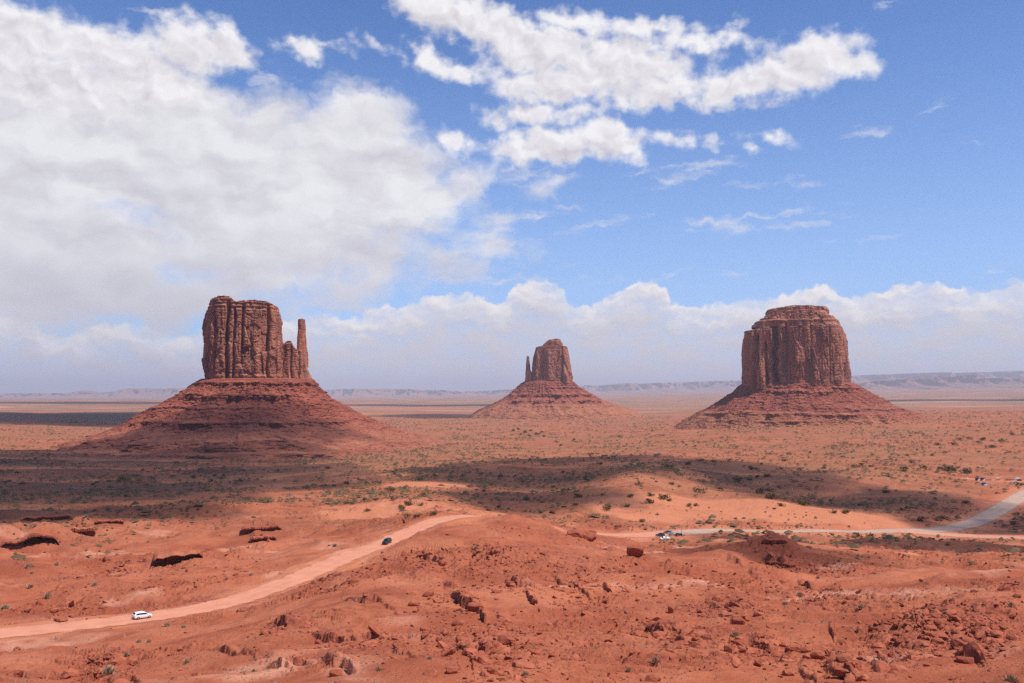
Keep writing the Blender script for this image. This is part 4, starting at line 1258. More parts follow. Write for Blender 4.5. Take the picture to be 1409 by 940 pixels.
# ------------------------------------------------------------------ overhanging ledges and single great blocks
def outcrop(u, v, wpx, hpx, depth, rec, lip, label, skew=0.0, seed=0, name='rock_outcrop', ends=4.0, slope=0.0, cut=0.0):
    (P,), (r,) = on_ground([(u, v)])
    W = wpx * r / F_PX; H = hpx * r / F_PX
    ux, uy = P[0] / r, P[1] / r
    prof = np.array([(0.1, H * 0.55), (0.0, H - 0.12), (0.12, H), (depth * 0.35, H * 0.99), (depth * 0.9, H * 0.72), (depth * 1.9, -0.3), (depth * 2.4, -3)])
    under = np.array([(rec * 1.3, -H * 0.9 - 1.0), (rec * 1.1, -0.3), (rec, H * 0.3), (rec * 0.9, H - lip - 0.35), (0.45, H - lip), (0.05, H - lip + 0.15)])
    prof = np.vstack([under, prof[1:]])
    t = np.r_[0, np.cumsum(np.hypot(*np.diff(prof, axis=0).T))]
    tt = np.linspace(0, t[-1], 90)
    py, pz = np.interp(tt, t, prof[:, 0]), np.interp(tt, t, prof[:, 1])
    s = np.linspace(-1, 1, 140)
    Sg, PY = np.meshgrid(s, py); _, PZ = np.meshgrid(s, pz)
    hs = np.clip((1 - np.abs(s)) * ends, 0, 1) ** 0.6 * (1 + 0.28 * perlin(s * 2.4 + seed, s * 0, 3)) * (1 + slope * s)
    wob = perlin(s * 3.1 + seed, s * 0, 5) * W * 0.05 + perlin(s * 11 + seed, s * 0 + 3, 6) * 0.5 + (1 - np.sqrt(np.clip(1 - s * s, 0, 1))) * W * 0.14
    X = Sg * W / 2
    Yl = PY + wob[None, :] + X * skew
    Z = np.where(PZ > 0, PZ * hs[None, :], PZ)
    n = perlin(X / 2.6 + seed, (Yl + PZ * 1.7) / 2.6, 7) * 0.30 + perlin(X / 0.8 + seed, (Yl + PZ * 2) / 0.8, 8) * 0.08
    Yl = Yl + n; Z = Z + n * 0.5
    wx = P[0] + X * uy + Yl * ux; wy = P[1] - X * ux + Yl * uy
    V = np.stack([wx, wy, Z + P[2]], -1)
    me = mesh_from_grid(name, V, 140, 90)
    me.polygons.foreach_set('use_smooth', np.zeros(len(me.polygons), dtype=bool))
    o = link(name, me, M_GROUND)
    return tag(o, label, 'rock outcrop')


outcrop(34, 760, 76, 17, 18, 9.0, 1.2, 'thick overhanging rock ledge with a black hollow below it, at the left edge', 0.16, 1, slope=0.45, ends=2.5)
outcrop(245, 776, 62, 10, 14, 6.5, 0.5, 'long tilted rock slab with a dark hollow beneath, above the white car', -0.16, 2, slope=0.35, ends=5)
outcrop(113, 737, 30, 8, 10, 2.5, 1.4, 'rounded red rock shelf just right of the black overhanging ledge', 0.05, 3)
outcrop(360, 731, 52, 5.5, 9, 2.5, 0.9, 'stepped rock shelf between the left road bend and the shaded valley, upper one', 0.05, 4)
outcrop(362, 745, 34, 5.5, 7, 2.2, 0.8, 'shorter rock shelf just below another shelf, left of the dark car', 0.2, 5)
outcrop(66, 716, 60, 4.5, 9, 2.0, 0.8, 'thin long rock shelf at the shadow edge on the far left', 0.0, 6)
outcrop(1073, 778, 36, 5.0, 9, 3.0, 0.8, 'overhanging ledge below the dark rocky knoll right of the road cars', -0.12, 8)
outcrop(1066, 750, 34, 5.5, 9, 1.6, 1.4, 'dark rocky knoll crest below the pale gravel road', 0.1, 9)
outcrop(150, 721, 34, 4, 8, 1.8, 0.8, 'low rock shelf left of the sunlit bare hump', -0.12, 10)


def block(u, v, wpx, hpx, label, seed, lean=0.35, dpx=None):
    (P,), (r,) = on_ground([(u, v)])
    w, h = wpx * r / F_PX / 2, hpx * r / F_PX
    V, F = ICO3
    V = V / ((np.abs(V) ** 5).sum(1) ** 0.2)[:, None]
    g = np.random.default_rng(seed)
    for _ in range(5):
        nn = g.normal(size=3); nn /= np.linalg.norm(nn); dd = V @ nn; lim = g.uniform(0.8, 1.05)
        V = V - np.maximum(dd - lim, 0)[:, None] * nn
    V = V + 0.07 * np.stack([perlin(V[:, 0] * 2.2 + seed, V[:, 1] * 2.2 + V[:, 2] * 1.7, k) for k in (1, 2, 3)], -1) + 0.03 * np.stack([perlin(V[:, 0] * 6 + seed, V[:, 1] * 6 + V[:, 2] * 5, k) for k in (4, 5, 6)], -1)
    V = V / np.abs(V).max(0) * np.array([w, w * 0.9, h * 0.62])
    z = V[:, 2]
    a = math.atan2(P[0], P[1])
    V[:, 1] -= (z + h * 0.3) * lean                         # the near face overhangs
    c, s = math.cos(-a), math.sin(-a)
    V = np.c_[V[:, 0] * c - V[:, 1] * s, V[:, 0] * s + V[:, 1] * c, z + h * 0.42]
    me = raw_mesh('boulder', V, F)
    o = link('boulder', me, M_GROUND if hpx > 9 and wpx > 23 else M_ROCK); o.location = P - np.array([0, 0, h * 0.08])
    return tag(o, label, 'boulder')


block(874, 765, 23, 15, 'lone square boulder with dark near face below the cluster of parked cars', 201, 0.75)
block(806, 742, 30, 14, 'rounded rock knob beside the road where it comes out behind the ridge', 202, 0.1)
block(791, 738, 22, 10, 'low broken rock left of the rounded knob by the road', 203, 0.1)
block(667, 908, 13, 9, 'dark flat-topped boulder at the head of the bottom rubble heap', 204, 0.5)
block(923, 843, 8, 10, 'upright dark pointed boulder standing alone right of centre', 205, 0.2)
block(1015, 888, 12, 8, 'round dark boulder, upper one of three in a row right of centre', 206, 0.2)
block(1002, 896, 11, 8, 'round dark boulder, left one of three in a row right of centre', 207, 0.2)
block(1022, 898, 9, 7, 'round dark boulder, right one of three in a row right of centre', 208, 0.2)
block(1092, 896, 18, 9, 'long dark boulder at the right end of the rubble band', 209, 0.2)
block(1080, 911, 11, 8, 'squat dark boulder just below the long dark one', 210, 0.3)
block(1043, 915, 10, 6, 'brown boulder lying alone below the row of three', 211, 0.2)
block(676, 926, 12, 9, 'biggest boulder of the bottom rubble heap, near the picture foot', 212, 0.2)
block(622, 926, 16, 9, 'brown boulder left of the bottom rubble heap', 213, 0.2)
block(1016, 857, 18, 8, 'square-topped red block on the right slope above the rubble band', 214, 0.3)
block(1160, 927, 22, 9, 'dark ledge block near the lower right bushes', 215, 0.5)
block(1328, 911, 20, 7, 'long tilted slab among the lower right rubble', 216, 0.3)
block(462, 930, 17, 9, 'dark ledge block at the picture foot left of centre', 217, 0.4)
block(437, 886, 8, 6, 'small dark boulder below the middle left ledge', 218, 0.3)
block(703, 806, 16, 8, 'black-shadowed rock at the left end of the central rock spur', 219, 0.6)
block(735, 830, 10, 8, 'dark rock at the lower tip of the central rock spur', 220, 0.4)
block(655, 818 + 20, 24, 9, 'broad red rock on the steep centre ledge', 221, 0.4)

# ------------------------------------------------------------------ rubble
HEAPS = [(615, 850, 46, 46, 'left of the centre ledge'), (676, 890, 62, 46, 'in the bottom centre heap'), (790, 812, 50, 30, 'on the central spur right side'), (860, 800, 50, 26, 'on the slope below the lone square boulder'), (705, 812, 46, 14, 'around the central rock spur'),
         (905, 865, 46, 20, 'beside the upright pointed boulder'), (955, 880, 60, 20, 'in the band leading to the three round boulders'), (1050, 893, 56, 18, 'around the three round boulders'), (700, 925, 60, 18, 'along the picture foot, centre'), (145, 920, 52, 24, 'in the lower left corner'),
         (165, 780, 40, 17, 'in the upper heap left of the long slab'), (212, 800, 36, 13, 'in the heap above the white car'), (262, 788, 36, 14, 'just below the long tilted slab'), (350, 782, 40, 16, 'above the left road bend'), (485, 806, 46, 20, 'right of the left road, on the slope'),
         (1120, 815, 56, 18, 'in the striped rock patch at right'), (1330, 885, 66, 40, 'on the lower right slope'), (1160, 912, 80, 24, 'around the lower right bushes'), (1250, 872, 70, 28, 'on the right middle slope'), (1385, 815, 30, 20, 'at the right edge knoll'),
         (1210, 755, 80, 12, 'below the gravel road at right'), (1340, 748, 60, 12, 'below the gravel road fork'), (500, 888, 60, 14, 'along the left foreground ledges'), (390, 868, 50, 10, 'along the upper left foreground ledge'), (100, 835, 60, 20, 'along the stepped ledge at far left'),
         (670, 775, 80, 26, 'on the ridge below the road bend'), (575, 770, 46, 12, 'along the crack ledge below the dark car'), (970, 800, 70, 22, 'on the slope left of the dark knoll'), (1010, 835, 70, 16, 'on the right slope above the square-topped block'), (1060, 772, 46, 14, 'on the dark rocky knoll at right'), (1130, 782, 50, 10, 'right of the dark rocky knoll')]


def rubble():
    g = np.random.default_rng(21)
    n = 90000
    az = g.uniform(-31.5, 31.5, n); r = np.exp(g.uniform(math.log(84), math.log(620), n))
    x, y = r * np.sin(np.radians(az)), r * np.cos(np.radians(az))
    hp = []
    for u, v, ru, rv, nm in HEAPS:
        m = int(ru * rv * 0.85)
        uu, vv = u + g.normal(0, ru * 0.5, m), v + g.normal(0, rv * 0.5, m)
        c = np.array(on_base(u, v)); rc = math.hypot(c[0], c[1])
        hi = np.array(on_base(u, max(v - rv, 700))); lo = np.array(on_base(u, v + rv))
        dr = (math.hypot(hi[0], hi[1]) - math.hypot(lo[0], lo[1])) / (2 * rv)
        rr = rc - (vv - v) * dr * 1.0
        xx, yy, _ = ray(uu, vv * 0 + 560.0); hh = np.hypot(xx, yy)
        hp.append(np.c_[xx / hh * rr, yy / hh * rr])
    hp = np.concatenate(hp)
    x = np.r_[x, hp[:, 0]]; y = np.r_[y, hp[:, 1]]
    heap = np.r_[np.zeros(n), np.ones(len(hp))]
    z, face, rock, rd = terrain(x, y, True)
    pr = 0.03 + 0.20 * rock ** 1.5 + 0.35 * face
    keep = (g.uniform(0, 1, len(x)) < np.where(heap > 0, 0.22 + 0.5 * rock, pr)) & (rd > 0.3)
    x, y, z, heap, face = x[keep], y[keep], z[keep], heap[keep], face[keep]
    r = np.hypot(x, y)
    size = np.exp(g.normal(-2.02, 0.62, len(x))) * (1 + 0.55 * heap + 0.4 * face) * (r / 130) ** 0.42
    size = np.minimum(size, 1.05 * (r / 130) ** 0.4)
    return np.c_[x, y, z], size, r


PTS, SIZE, RR = rubble()
PROT = [rock_shape(ICO2, 300 + k, 0.75) for k in range(12)]
PROT_LO = [rock_shape(ICO1, 330 + k, 0.7) for k in range(12)]
_ord = np.argsort(-SIZE / RR)
_vis = _ord[:210]
BOULDER_ME = []
for P, F in PROT:
    me = raw_mesh('boulder', P, F); me.materials.append(M_ROCK); attr(me, 'tint', np.full(len(P), 0.5)); BOULDER_ME.append(me)
_hc = np.array([on_base(u, v)[:2] for u, v, *_ in HEAPS])
_count = {}
_words = ['largest', 'second largest', 'third largest']
for i in _vis:
    d = np.hypot(_hc[:, 0] - PTS[i, 0], _hc[:, 1] - PTS[i, 1]) / np.hypot(_hc[:, 0], _hc[:, 1])
    k = int(np.argmin(d)); c = _count[k] = _count.get(k, 0) + 1
    o = bpy.data.objects.new('boulder', BOULDER_ME[RNG.integers(0, len(BOULDER_ME))]); COL.objects.link(o)
    o.location = (PTS[i, 0], PTS[i, 1], PTS[i, 2] + SIZE[i] * 0.02)
    s = SIZE[i] * 1.1; o.scale = (s * RNG.uniform(0.9, 1.3), s, s * RNG.uniform(0.8, 1.1))
    o.rotation_euler = (RNG.normal(0, 0.3), RNG.normal(0, 0.3), RNG.uniform(0, 6.28))
    where = HEAPS[k][4]
    tag(o, f'{_words[c - 1]} loose red rock {where}' if c <= 3 else f'small angular red rock strewn {where}', 'boulder', 'loose rocks ' + where)
_rest = _ord[210:]
tag(scatter_mesh('rubble', PROT_LO, PTS[_rest], SIZE[_rest], M_ROCK, sink=0.02, stretch=np.c_[RNG.uniform(0.8, 1.5, len(_rest)), RNG.uniform(0.8, 1.1, len(_rest)), RNG.uniform(0.6, 1.0, len(_rest))]), kind='stuff')
print('RUBBLE', len(_rest))


# ------------------------------------------------------------------ bushes
def leaf_cloud(seed, n, clumps, ext, leaf, base_z=0.12, up=0.0):
    g = np.random.default_rng(seed)
    c = g.normal(0, 0.42, (clumps, 3)) * ext; c[:, 2] = np.abs(c[:, 2]) * 0.9 + ext[2] * 0.35
    w = g.uniform(0.22, 0.45, clumps)
    k = g.integers(0, clumps, n)
    d = g.normal(size=(n, 3)); d /= np.linalg.norm(d, axis=1)[:, None]
    p = c[k] + d * (w[k] * g.uniform(0.55, 1.0, n) ** 0.5)[:, None] * np.array([1, 1, 0.85])
    p[:, 2] = np.maximum(p[:, 2], base_z)
    a = g.normal(size=(n, 3)); a /= np.linalg.norm(a, axis=1)[:, None]
    b = np.cross(a, d + g.normal(0, 0.6, (n, 3))); b /= np.linalg.norm(b, axis=1)[:, None] + 1e-9
    s = leaf * g.uniform(0.6, 1.3, n)[:, None]
    V = np.stack([p - a * s, p + b * s * 0.7, p + a * s, p - b * s * 0.7], 1).reshape(-1, 3)
    F = np.arange(4 * n).reshape(-1, 4)
    return V, F, np.repeat(np.clip(0.5 + (g.uniform(-0.5, 0.5, clumps)[k]) + g.uniform(-0.2, 0.2, n), 0, 1), 4)


def twig_cloud(seed, n, spread):
    g = np.random.default_rng(seed)
    a = g.uniform(0, 2 * np.pi, n); t = np.abs(g.normal(0, spread, n)).clip(0, 1.35)
    L = g.uniform(0.55, 1.0, n)
    d = np.c_[np.sin(t) * np.cos(a), np.sin(t) * np.sin(a), np.cos(t)]
    root = np.c_[g.normal(0, 0.16, n), g.normal(0, 0.16, n), np.zeros(n)]
    side = np.cross(d, g.normal(size=(n, 3))); side /= np.linalg.norm(side, axis=1)[:, None]
    V = np.stack([root + side * 0.045, root - side * 0.045, root + d * L[:, None] * 0.7 - side * 0.06, root + d * L[:, None] + side * 0.02], 1).reshape(-1, 3)
    F = np.arange(4 * n).reshape(-1, 4)[:, [0, 1, 2, 3]]
    return V, F, np.repeat(g.uniform(0, 1, n), 4)


def trunk_mesh(seed):
    g = np.random.default_rng(seed)
    Vs, Fs, n0 = [], [], 0
    for j in range(3):
        a = g.uniform(0, 6.28); tip = np.array([math.cos(a) * 0.35, math.sin(a) * 0.35, g.uniform(0.5, 0.75)])
        k = 6
        for (c, rad) in ((np.zeros(3), 0.07), (tip * 0.5 + np.array([0, 0, 0.05]), 0.05), (tip, 0.02)):
            th = np.linspace(0, 2 * np.pi, k, endpoint=False)
            Vs.append(c + np.c_[np.cos(th) * rad, np.sin(th) * rad, np.zeros(k)])
        for lv in range(2):
            for q in range(k):
                Fs.append([n0 + lv * k + q, n0 + lv * k + (q + 1) % k, n0 + (lv + 1) * k + (q + 1) % k, n0 + (lv + 1) * k + q])
        n0 += 3 * k
    return raw_mesh('trunk', np.concatenate(Vs), np.array(Fs))


def crown_me(name, data, mat):
    V, F, t = data
    me = raw_mesh(name, V, F); attr(me, 'tint', t); me.materials.append(mat); return me


CROWNS = [crown_me('crown', leaf_cloud(400 + k, 420, 9 + k, np.array([0.85, 0.85, 0.62]) * (1 + 0.1 * (k % 3)), 0.085), M_JUNIPER) for k in range(6)]
TRUNKS = [trunk_mesh(450 + k) for k in range(3)]
for t in TRUNKS: t.materials.append(M_BARK)
TWIGS = [crown_me('twigs', twig_cloud(470 + k, 150, 0.62 + 0.1 * k), M_DRY) for k in range(4)]


def juniper(P, w, label, group, tall=1.0):
    o = empty('juniper_bush', P, RNG.uniform(0, 6.28))
    tag(o, label, 'bush', group)
    s = w / 2.0
    o.scale = (s, s, s * tall)
    c = bpy.data.objects.new('crown', CROWNS[RNG.integers(0, len(CROWNS))]); COL.objects.link(c); c.parent = o
    t = bpy.data.objects.new('trunk', TRUNKS[RNG.integers(0, len(TRUNKS))]); COL.objects.link(t); t.parent = o
    return o


ORD = ['first', 'second', 'third', 'fourth', 'fifth', 'sixth', 'seventh', 'eighth', 'ninth', 'tenth', 'eleventh', 'twelfth', 'thirteenth', 'fourteenth', 'fifteenth', 'sixteenth', 'seventeenth', 'eighteenth']
JUNIPERS = [
    ('on the slope left of the upper road bend', [(422, 671, 6), (448, 668, 8), (460, 668, 6), (475.5, 664, 7), (493, 659, 6), (505, 664, 6), (522, 664, 7), (543, 649, 8), (452, 643, 7), (578, 659, 8), (597.5, 654, 6)]),
    ('just above the upper road bend', [(475.5, 691, 9), (483.5, 692, 7), (502.5, 686, 9), (516, 686, 7), (537, 675, 9, 1.5), (540, 686, 9), (505, 701.5, 8), (553, 698, 11), (562, 692, 13), (560, 709, 8), (575, 709, 9), (579.6, 694, 8), (583, 680, 11), (598, 705, 11)]),
    ('on the sunlit rise right of the road bend', [(633.7, 697, 5), (647, 669, 7), (661.5, 692, 9), (665.5, 675, 6), (670, 699, 6), (687, 696, 8)]),
    ('in the shaded hollow at centre', [(725, 686, 9), (746, 690, 6), (761, 669, 7), (773.6, 649, 6), (794.7, 681, 12), (791.5, 693, 8), (809, 658, 11), (813, 624, 6), (827, 637, 8), (828.5, 680, 6), (837, 697, 14), (849, 726, 6)]),
    ('on the left side of the bare sandy mound', [(863, 695, 9), (866, 681, 10), (893, 689, 12), (894, 680, 9), (879, 665, 9), (883, 716, 9), (912.7, 683, 14), (921.5, 687, 9), (924.6, 665, 7), (949, 694.5, 8)]),
    ('on the sand crest above the gravel road', [(962, 674, 13), (958, 694, 7), (1047, 676, 12), (1062.6, 682, 16), (1064.6, 699, 5), (1076, 694, 9), (1105.5, 691, 16), (1148, 704, 8), (1162, 703, 11)]),
    ('in the shaded flat behind the sandy mound', [(920, 641.5, 12), (947.7, 637, 9), (964.4, 633, 8), (981, 634, 8), (1016, 659, 13), (1033, 643, 11), (1032, 659, 8), (1043, 654.7, 7), (1055, 653.5, 9), (1074, 644, 6), (1080, 633, 6), (1086, 624, 5), (1115, 622, 5), (1133, 643, 6), (1175, 641, 8)]),
    ('between the right butte and the camp', [(1218.5, 676, 9), (1246, 645, 11), (1253.6, 635, 8), (1271, 642.6, 7), (1294, 644, 9), (1305, 644, 14), (1329.6, 648, 12), (1199, 641, 5), (1267, 714, 11)]),
    ('far out near the right picture edge', [(1353, 604, 7), (1364.7, 614, 7), (1312, 610.7, 7), (1290.6, 611, 6), (1333.5, 603, 6), (1392, 597, 7), (1345, 608, 5), (1320, 604, 5), (1378, 606, 6), (1301, 622, 5), (1283, 626, 5), (1248, 626, 5), (1227, 632, 5)]),
    ('in shade below the left butte', [(266, 656, 8), (290, 661, 6), (308, 654, 6), (330, 661, 6), (296, 654, 6), (167, 655, 6), (187, 654, 6), (166, 658, 7), (150, 662, 5), (128, 666, 5)]),
    ('in the green patch between left and middle butte', [(706, 592, 5), (714, 590, 5), (722, 594, 6), (730, 592, 5), (738, 597, 6), (745, 594, 5), (716, 597, 5), (728, 599, 5), (749, 600, 5), (765, 607, 5), (790, 604, 5), (772, 612, 5), (853, 600, 5)]),
    ('beside the gravel road fork', [(1199, 736, 9), (1180, 736, 8), (1395, 720, 9), (1400, 707, 7), (1296, 712, 8), (1240, 700, 7), (1330, 690, 7)]),
]
FORE = [(266, 0, 0)]
_all = []
for where, lst in JUNIPERS:
    lst = sorted(lst)
    P, r = on_ground([(q[0], q[1] + q[2] * 0.30) for q in lst])
    big = max(range(len(lst)), key=lambda i: lst[i][2])
    for i, q in enumerate(lst):
        look = 'largest juniper' if i == big else 'dark green juniper'
        pre = ORD[i] + ' from the left' if i < len(lst) - 1 else 'rightmost'
        if i == 0: pre = 'leftmost'
        juniper(P[i] - np.array([0, 0, 0.1]), q[2] * r[i] / F_PX * 1.28, f'{look} {where}, {pre}', 'junipers ' + where, (q[3] if len(q) > 3 else 1.0) * RNG.uniform(0.85, 1.1))
juniper(*(lambda P, r: (P[0], 7 * r[0] / F_PX))(*on_ground([(1266.7, 801)])), 'lone green juniper standing on the red slope right of the dark knoll', None, 1.25)

TWIG_LIST = [(1214, 918, 23, 'widest grey brush clump, on the open slope at lower right'), (1391, 938, 18, 'grey brush clump in the bottom right corner'), (1185, 838, 11, 'dark grey bush below the striped rock patch'), (1101, 820, 9, 'grey bush left of the striped rock patch'), (1154, 821, 6, 'small grey bush right of the striped rock patch'),
             (723, 930, 14, 'tall brown twiggy bush beside the bottom centre rubble'), (657, 868, 8, 'grey-green bush under the steep centre ledge'), (590.7, 907, 11, 'dark round bush on bare ground left of the bottom rubble'), (902, 911, 15, 'tan brush clump on bare ground right of bottom centre'), (865, 923, 9, 'small brown bush just left below the tan clump'),
             (150, 927, 20, 'large brown bush by the rubble in the lower left corner'), (257, 912, 10, 'brown bush on the lower left slope, alone'), (349, 924, 9, 'dark bush below the short dark ledge, lower left'), (412, 870, 7, 'small grey bush at the end of the upper left ledge'), (174, 904, 8, 'brown bush above the lower left corner rubble'),
             (170, 888, 9, 'bush left of a pair under the left road'), (191, 884, 8, 'left bush of a pair under the left road'), (204, 884, 8, 'right bush of a pair under the left road'), (230, 862, 11, 'bush on the road verge in front of the white car'), (252, 864, 8, 'small bush on the verge right of the one in front of the white car'),
             (66, 822, 11, 'bush on bare sand above the far left ledge'), (7, 838, 13, 'bush at the very left edge above the road'), (42, 808, 9, 'small bush above the stepped ledge, far left'), (39, 781, 10, 'bush under the black overhang at far left'), (461, 752, 9, 'bush between the left road and the rock shelves'),
             (655, 755, 7, 'small bush on the ridge below the upper road bend'), (521, 922, 11, 'pale grey tuft among lower left ledges'), (635, 842, 7, 'grey tuft left of the steep centre ledge'), (916, 888, 8, 'grey tuft left of the rubble band'), (907, 868, 6, 'small grey tuft by the upright pointed boulder'),
             (1149, 875, 8, 'grey tuft in the cleft of the right slope'), (1013, 876, 12, 'tan grass clump under the square-topped block'), (1080, 832, 11, 'pale tuft in the right hollow'), (1391, 833, 12, 'dark bush under the right edge knoll'), (1180, 868, 6, 'small tuft on the right slope below the dark grey bush'), (1125, 796, 6, 'lone tuft on the dark slope right of the knoll'),
             (78, 778, 8, 'bush in the hollow right of the black overhang'), (130, 806, 9, 'bush at the right end of the stepped ledge'), (345, 792, 7, 'bush left of the curving road edge'), (1300, 845, 7, 'bush on the smooth right slope'), (1120, 938, 9, 'tuft at the picture foot right of centre'), (545, 872, 8, 'tuft beside the right end of the left foreground ledge')]
P, r = on_ground([(q[0], q[1]) for q in TWIG_LIST])
for i, q in enumerate(TWIG_LIST):
    o = bpy.data.objects.new('dry_bush', TWIGS[RNG.integers(0, len(TWIGS))]); COL.objects.link(o)
    s = q[2] * r[i] / F_PX / 1.55
    o.location = P[i] - np.array([0, 0, 0.04]); o.scale = (s, s, s * RNG.uniform(0.75, 1.0)); o.rotation_euler = (0, 0, RNG.uniform(0, 6.28))
    tag(o, q[3], 'bush', 'dry bushes of the near slope')


def scrub():
    g = np.random.default_rng(33)
    n = 150000
    az = g.uniform(-32.5, 32.5, n); r = np.exp(g.uniform(math.log(300), math.log(3300), n))
    x, y = r * np.sin(np.radians(az)), r * np.cos(np.radians(az))
    z, face, rock, rd = terrain(x, y, True)
    veg = 0.30 + 1.5 * fbm(x / 150, y / 150, 4, 91) + 1.0 * fbm(x / 26, y / 26, 2, 93)
    dn = np.zeros(n)
    for u, rng, a, b in DUNES:
        px, py = at_range(u, rng); q = math.hypot(px, py); ux, uy = px / q, py / q
        dn = np.maximum(dn, np.exp(-(((x - px) * uy - (y - py) * ux) / a) ** 2 - (((x - px) * ux + (y - py) * uy) / b) ** 2))
    pr = np.clip(veg, 0.03, 0.9) * smooth(280, 600, r) * np.where(dn > 0.3, 0.10, 1.0) * (rd > 3) * np.where(r > 1500, 0.8, 1.0)
    keep = g.uniform(0, 1, n) < pr * 0.66
    P = np.c_[x, y, z][keep]; r = r[keep]
    size = np.exp(g.normal(-0.50, 0.62, len(P))) * (r / 600) ** 0.75 * 1.32
    return P, np.clip(size, 0.2, 3.8)


def dome(seed):
    g = np.random.default_rng(seed)
    V, F = ICO1
    k = V[:, 2] > -0.3
    P = V * g.uniform(0.6, 1.15, (len(V), 1)) * np.array([1, 1, 0.75])
    P[:, 2] = np.maximum(P[:, 2], -0.1)
    Fk = F[np.all(k[F], axis=1)]
    used = np.unique(Fk); mp = -np.ones(len(V), int); mp[used] = np.arange(len(used))
    return P[used], mp[Fk]


SP, SS = scrub()
tag(scatter_mesh('scrub', [dome(500 + k) for k in range(6)], SP, SS, M_SAGE, tilt=0.1, sink=0.1), kind='stuff')
print('SCRUB', len(SP))


def tufts():
    g = np.random.default_rng(35)
    n = 6000
    az = g.uniform(-31.5, 31.5, n); r = np.exp(g.uniform(math.log(86), math.log(420), n))
    x, y = r * np.sin(np.radians(az)), r * np.cos(np.radians(az))
    z, face, rock, rd = terrain(x, y, True)
    keep = (g.uniform(0, 1, n) < np.clip(0.20 + 0.6 * fbm(x / 30, y / 30, 3, 97), 0.02, 0.6)) & (rd > 1.0)
    P = np.c_[x, y, z][keep]
    return P, np.exp(g.normal(-1.25, 0.35, len(P))) * (r[keep] / 130) ** 0.4


TP, TS = tufts()
_tw = []
for k in range(5):
    V, F, t = twig_cloud(520 + k, 16, 0.75)
    V = V * np.array([1, 1, 0.8]); _tw.append((V, np.concatenate([F[:, [0, 1, 2]], F[:, [0, 2, 3]]])))
tag(scatter_mesh('dry_tufts', _tw, TP, TS, M_DRY, tilt=0.1, sink=0.0), kind='stuff')

# ------------------------------------------------------------------ vehicles
M_GLASS = plain('car_glass', (0.012, 0.016, 0.018), 0.08, 0.0, 0.6, 0.05)
M_TYRE = plain('tyre_rubber', (0.018, 0.017, 0.017), 0.85)
M_RIM = plain('alloy', (0.45, 0.45, 0.46), 0.35, 0.9)
M_LAMP = plain('lamp_glass', (0.75, 0.75, 0.72), 0.15, 0.0, 0.6)
M_TAIL = plain('tail_lamp', (0.35, 0.015, 0.012), 0.2, 0.0, 0.5)
M_TRIM = plain('black_trim', (0.025, 0.025, 0.026), 0.6)
PAINT = {}


def paint(name, col, rough=0.28, metal=0.0):
    if name not in PAINT: PAINT[name] = plain('paint_' + name, col, rough, metal, 0.5, 0.03)
    return PAINT[name]


# stations along the car: x, lower edge, belt, roof, half width, half roof width
BODY = {
    'suv': [(-2.32, 0.45, 0.80, 0.86, 0.72, 0.55), (-2.28, 0.33, 0.98, 1.10, 0.86, 0.66), (-2.05, 0.27, 1.02, 1.52, 0.92, 0.70), (-1.75, 0.25, 1.03, 1.66, 0.94, 0.71), (-0.4, 0.24, 1.00, 1.71, 0.95, 0.73), (0.35, 0.24, 0.99, 1.66, 0.95, 0.72),
            (0.75, 0.24, 0.98, 1.42, 0.95, 0.74), (1.15, 0.24, 0.98, 1.08, 0.94, 0.78), (1.6, 0.25, 0.94, 1.00, 0.93, 0.76), (2.05, 0.27, 0.86, 0.92, 0.88, 0.70), (2.28, 0.33, 0.72, 0.78, 0.76, 0.58), (2.34, 0.45, 0.60, 0.64, 0.66, 0.50)],
    'sedan': [(-2.3, 0.42, 0.78, 0.84, 0.70, 0.55), (-2.24, 0.30, 0.92, 0.98, 0.82, 0.64), (-1.75, 0.24, 0.94, 1.04, 0.88, 0.68), (-1.35, 0.22, 0.94, 1.24, 0.90, 0.62), (-0.85, 0.22, 0.94, 1.42, 0.90, 0.58), (0.05, 0.22, 0.93, 1.46, 0.90, 0.60),
              (0.5, 0.22, 0.92, 1.30, 0.90, 0.64), (1.0, 0.22, 0.91, 1.00, 0.89, 0.70), (1.5, 0.23, 0.86, 0.92, 0.88, 0.70), (2.0, 0.25, 0.78, 0.84, 0.82, 0.64), (2.28, 0.32, 0.66, 0.70, 0.70, 0.54), (2.34, 0.42, 0.56, 0.60, 0.62, 0.48)],
    'pickup': [(-2.7, 0.5, 0.95, 0.98, 0.84, 0.80), (-2.66, 0.42, 1.02, 1.05, 0.92, 0.88), (-1.2, 0.38, 1.02, 1.05, 0.94, 0.90), (-0.82, 0.36, 1.03, 1.08, 0.95, 0.88), (-0.7, 0.36, 1.06, 1.72, 0.95, 0.72), (0.2, 0.36, 1.06, 1.80, 0.95, 0.73), (0.6, 0.36, 1.06, 1.66, 0.95, 0.74),
               (1.1, 0.36, 1.06, 1.18, 0.95, 0.80), (1.6, 0.38, 1.04, 1.10, 0.94, 0.80), (2.3, 0.4, 0.98, 1.04, 0.92, 0.78), (2.6, 0.46, 0.84, 0.88, 0.84, 0.7), (2.66, 0.5, 0.7, 0.74, 0.76, 0.6)],
}
GLASS = {'suv': ((-1.95, 0.85), (0.28, 1.12), (-2.20, -1.9)), 'sedan': ((-1.35, 0.75), (0.1, 1.0), (-1.7, -0.9)), 'pickup': ((-0.68, 0.85), (0.35, 1.1), (-0.83, -0.71))}
WHEELS = {'suv': (-1.38, 1.40, 0.37), 'sedan': (-1.36, 1.38, 0.33), 'pickup': (-1.65, 1.65, 0.40)}


def section(kind, x):
    st = np.array(BODY[kind])
    return [float(np.interp(x, st[:, 0], st[:, i])) for i in range(1, 6)]


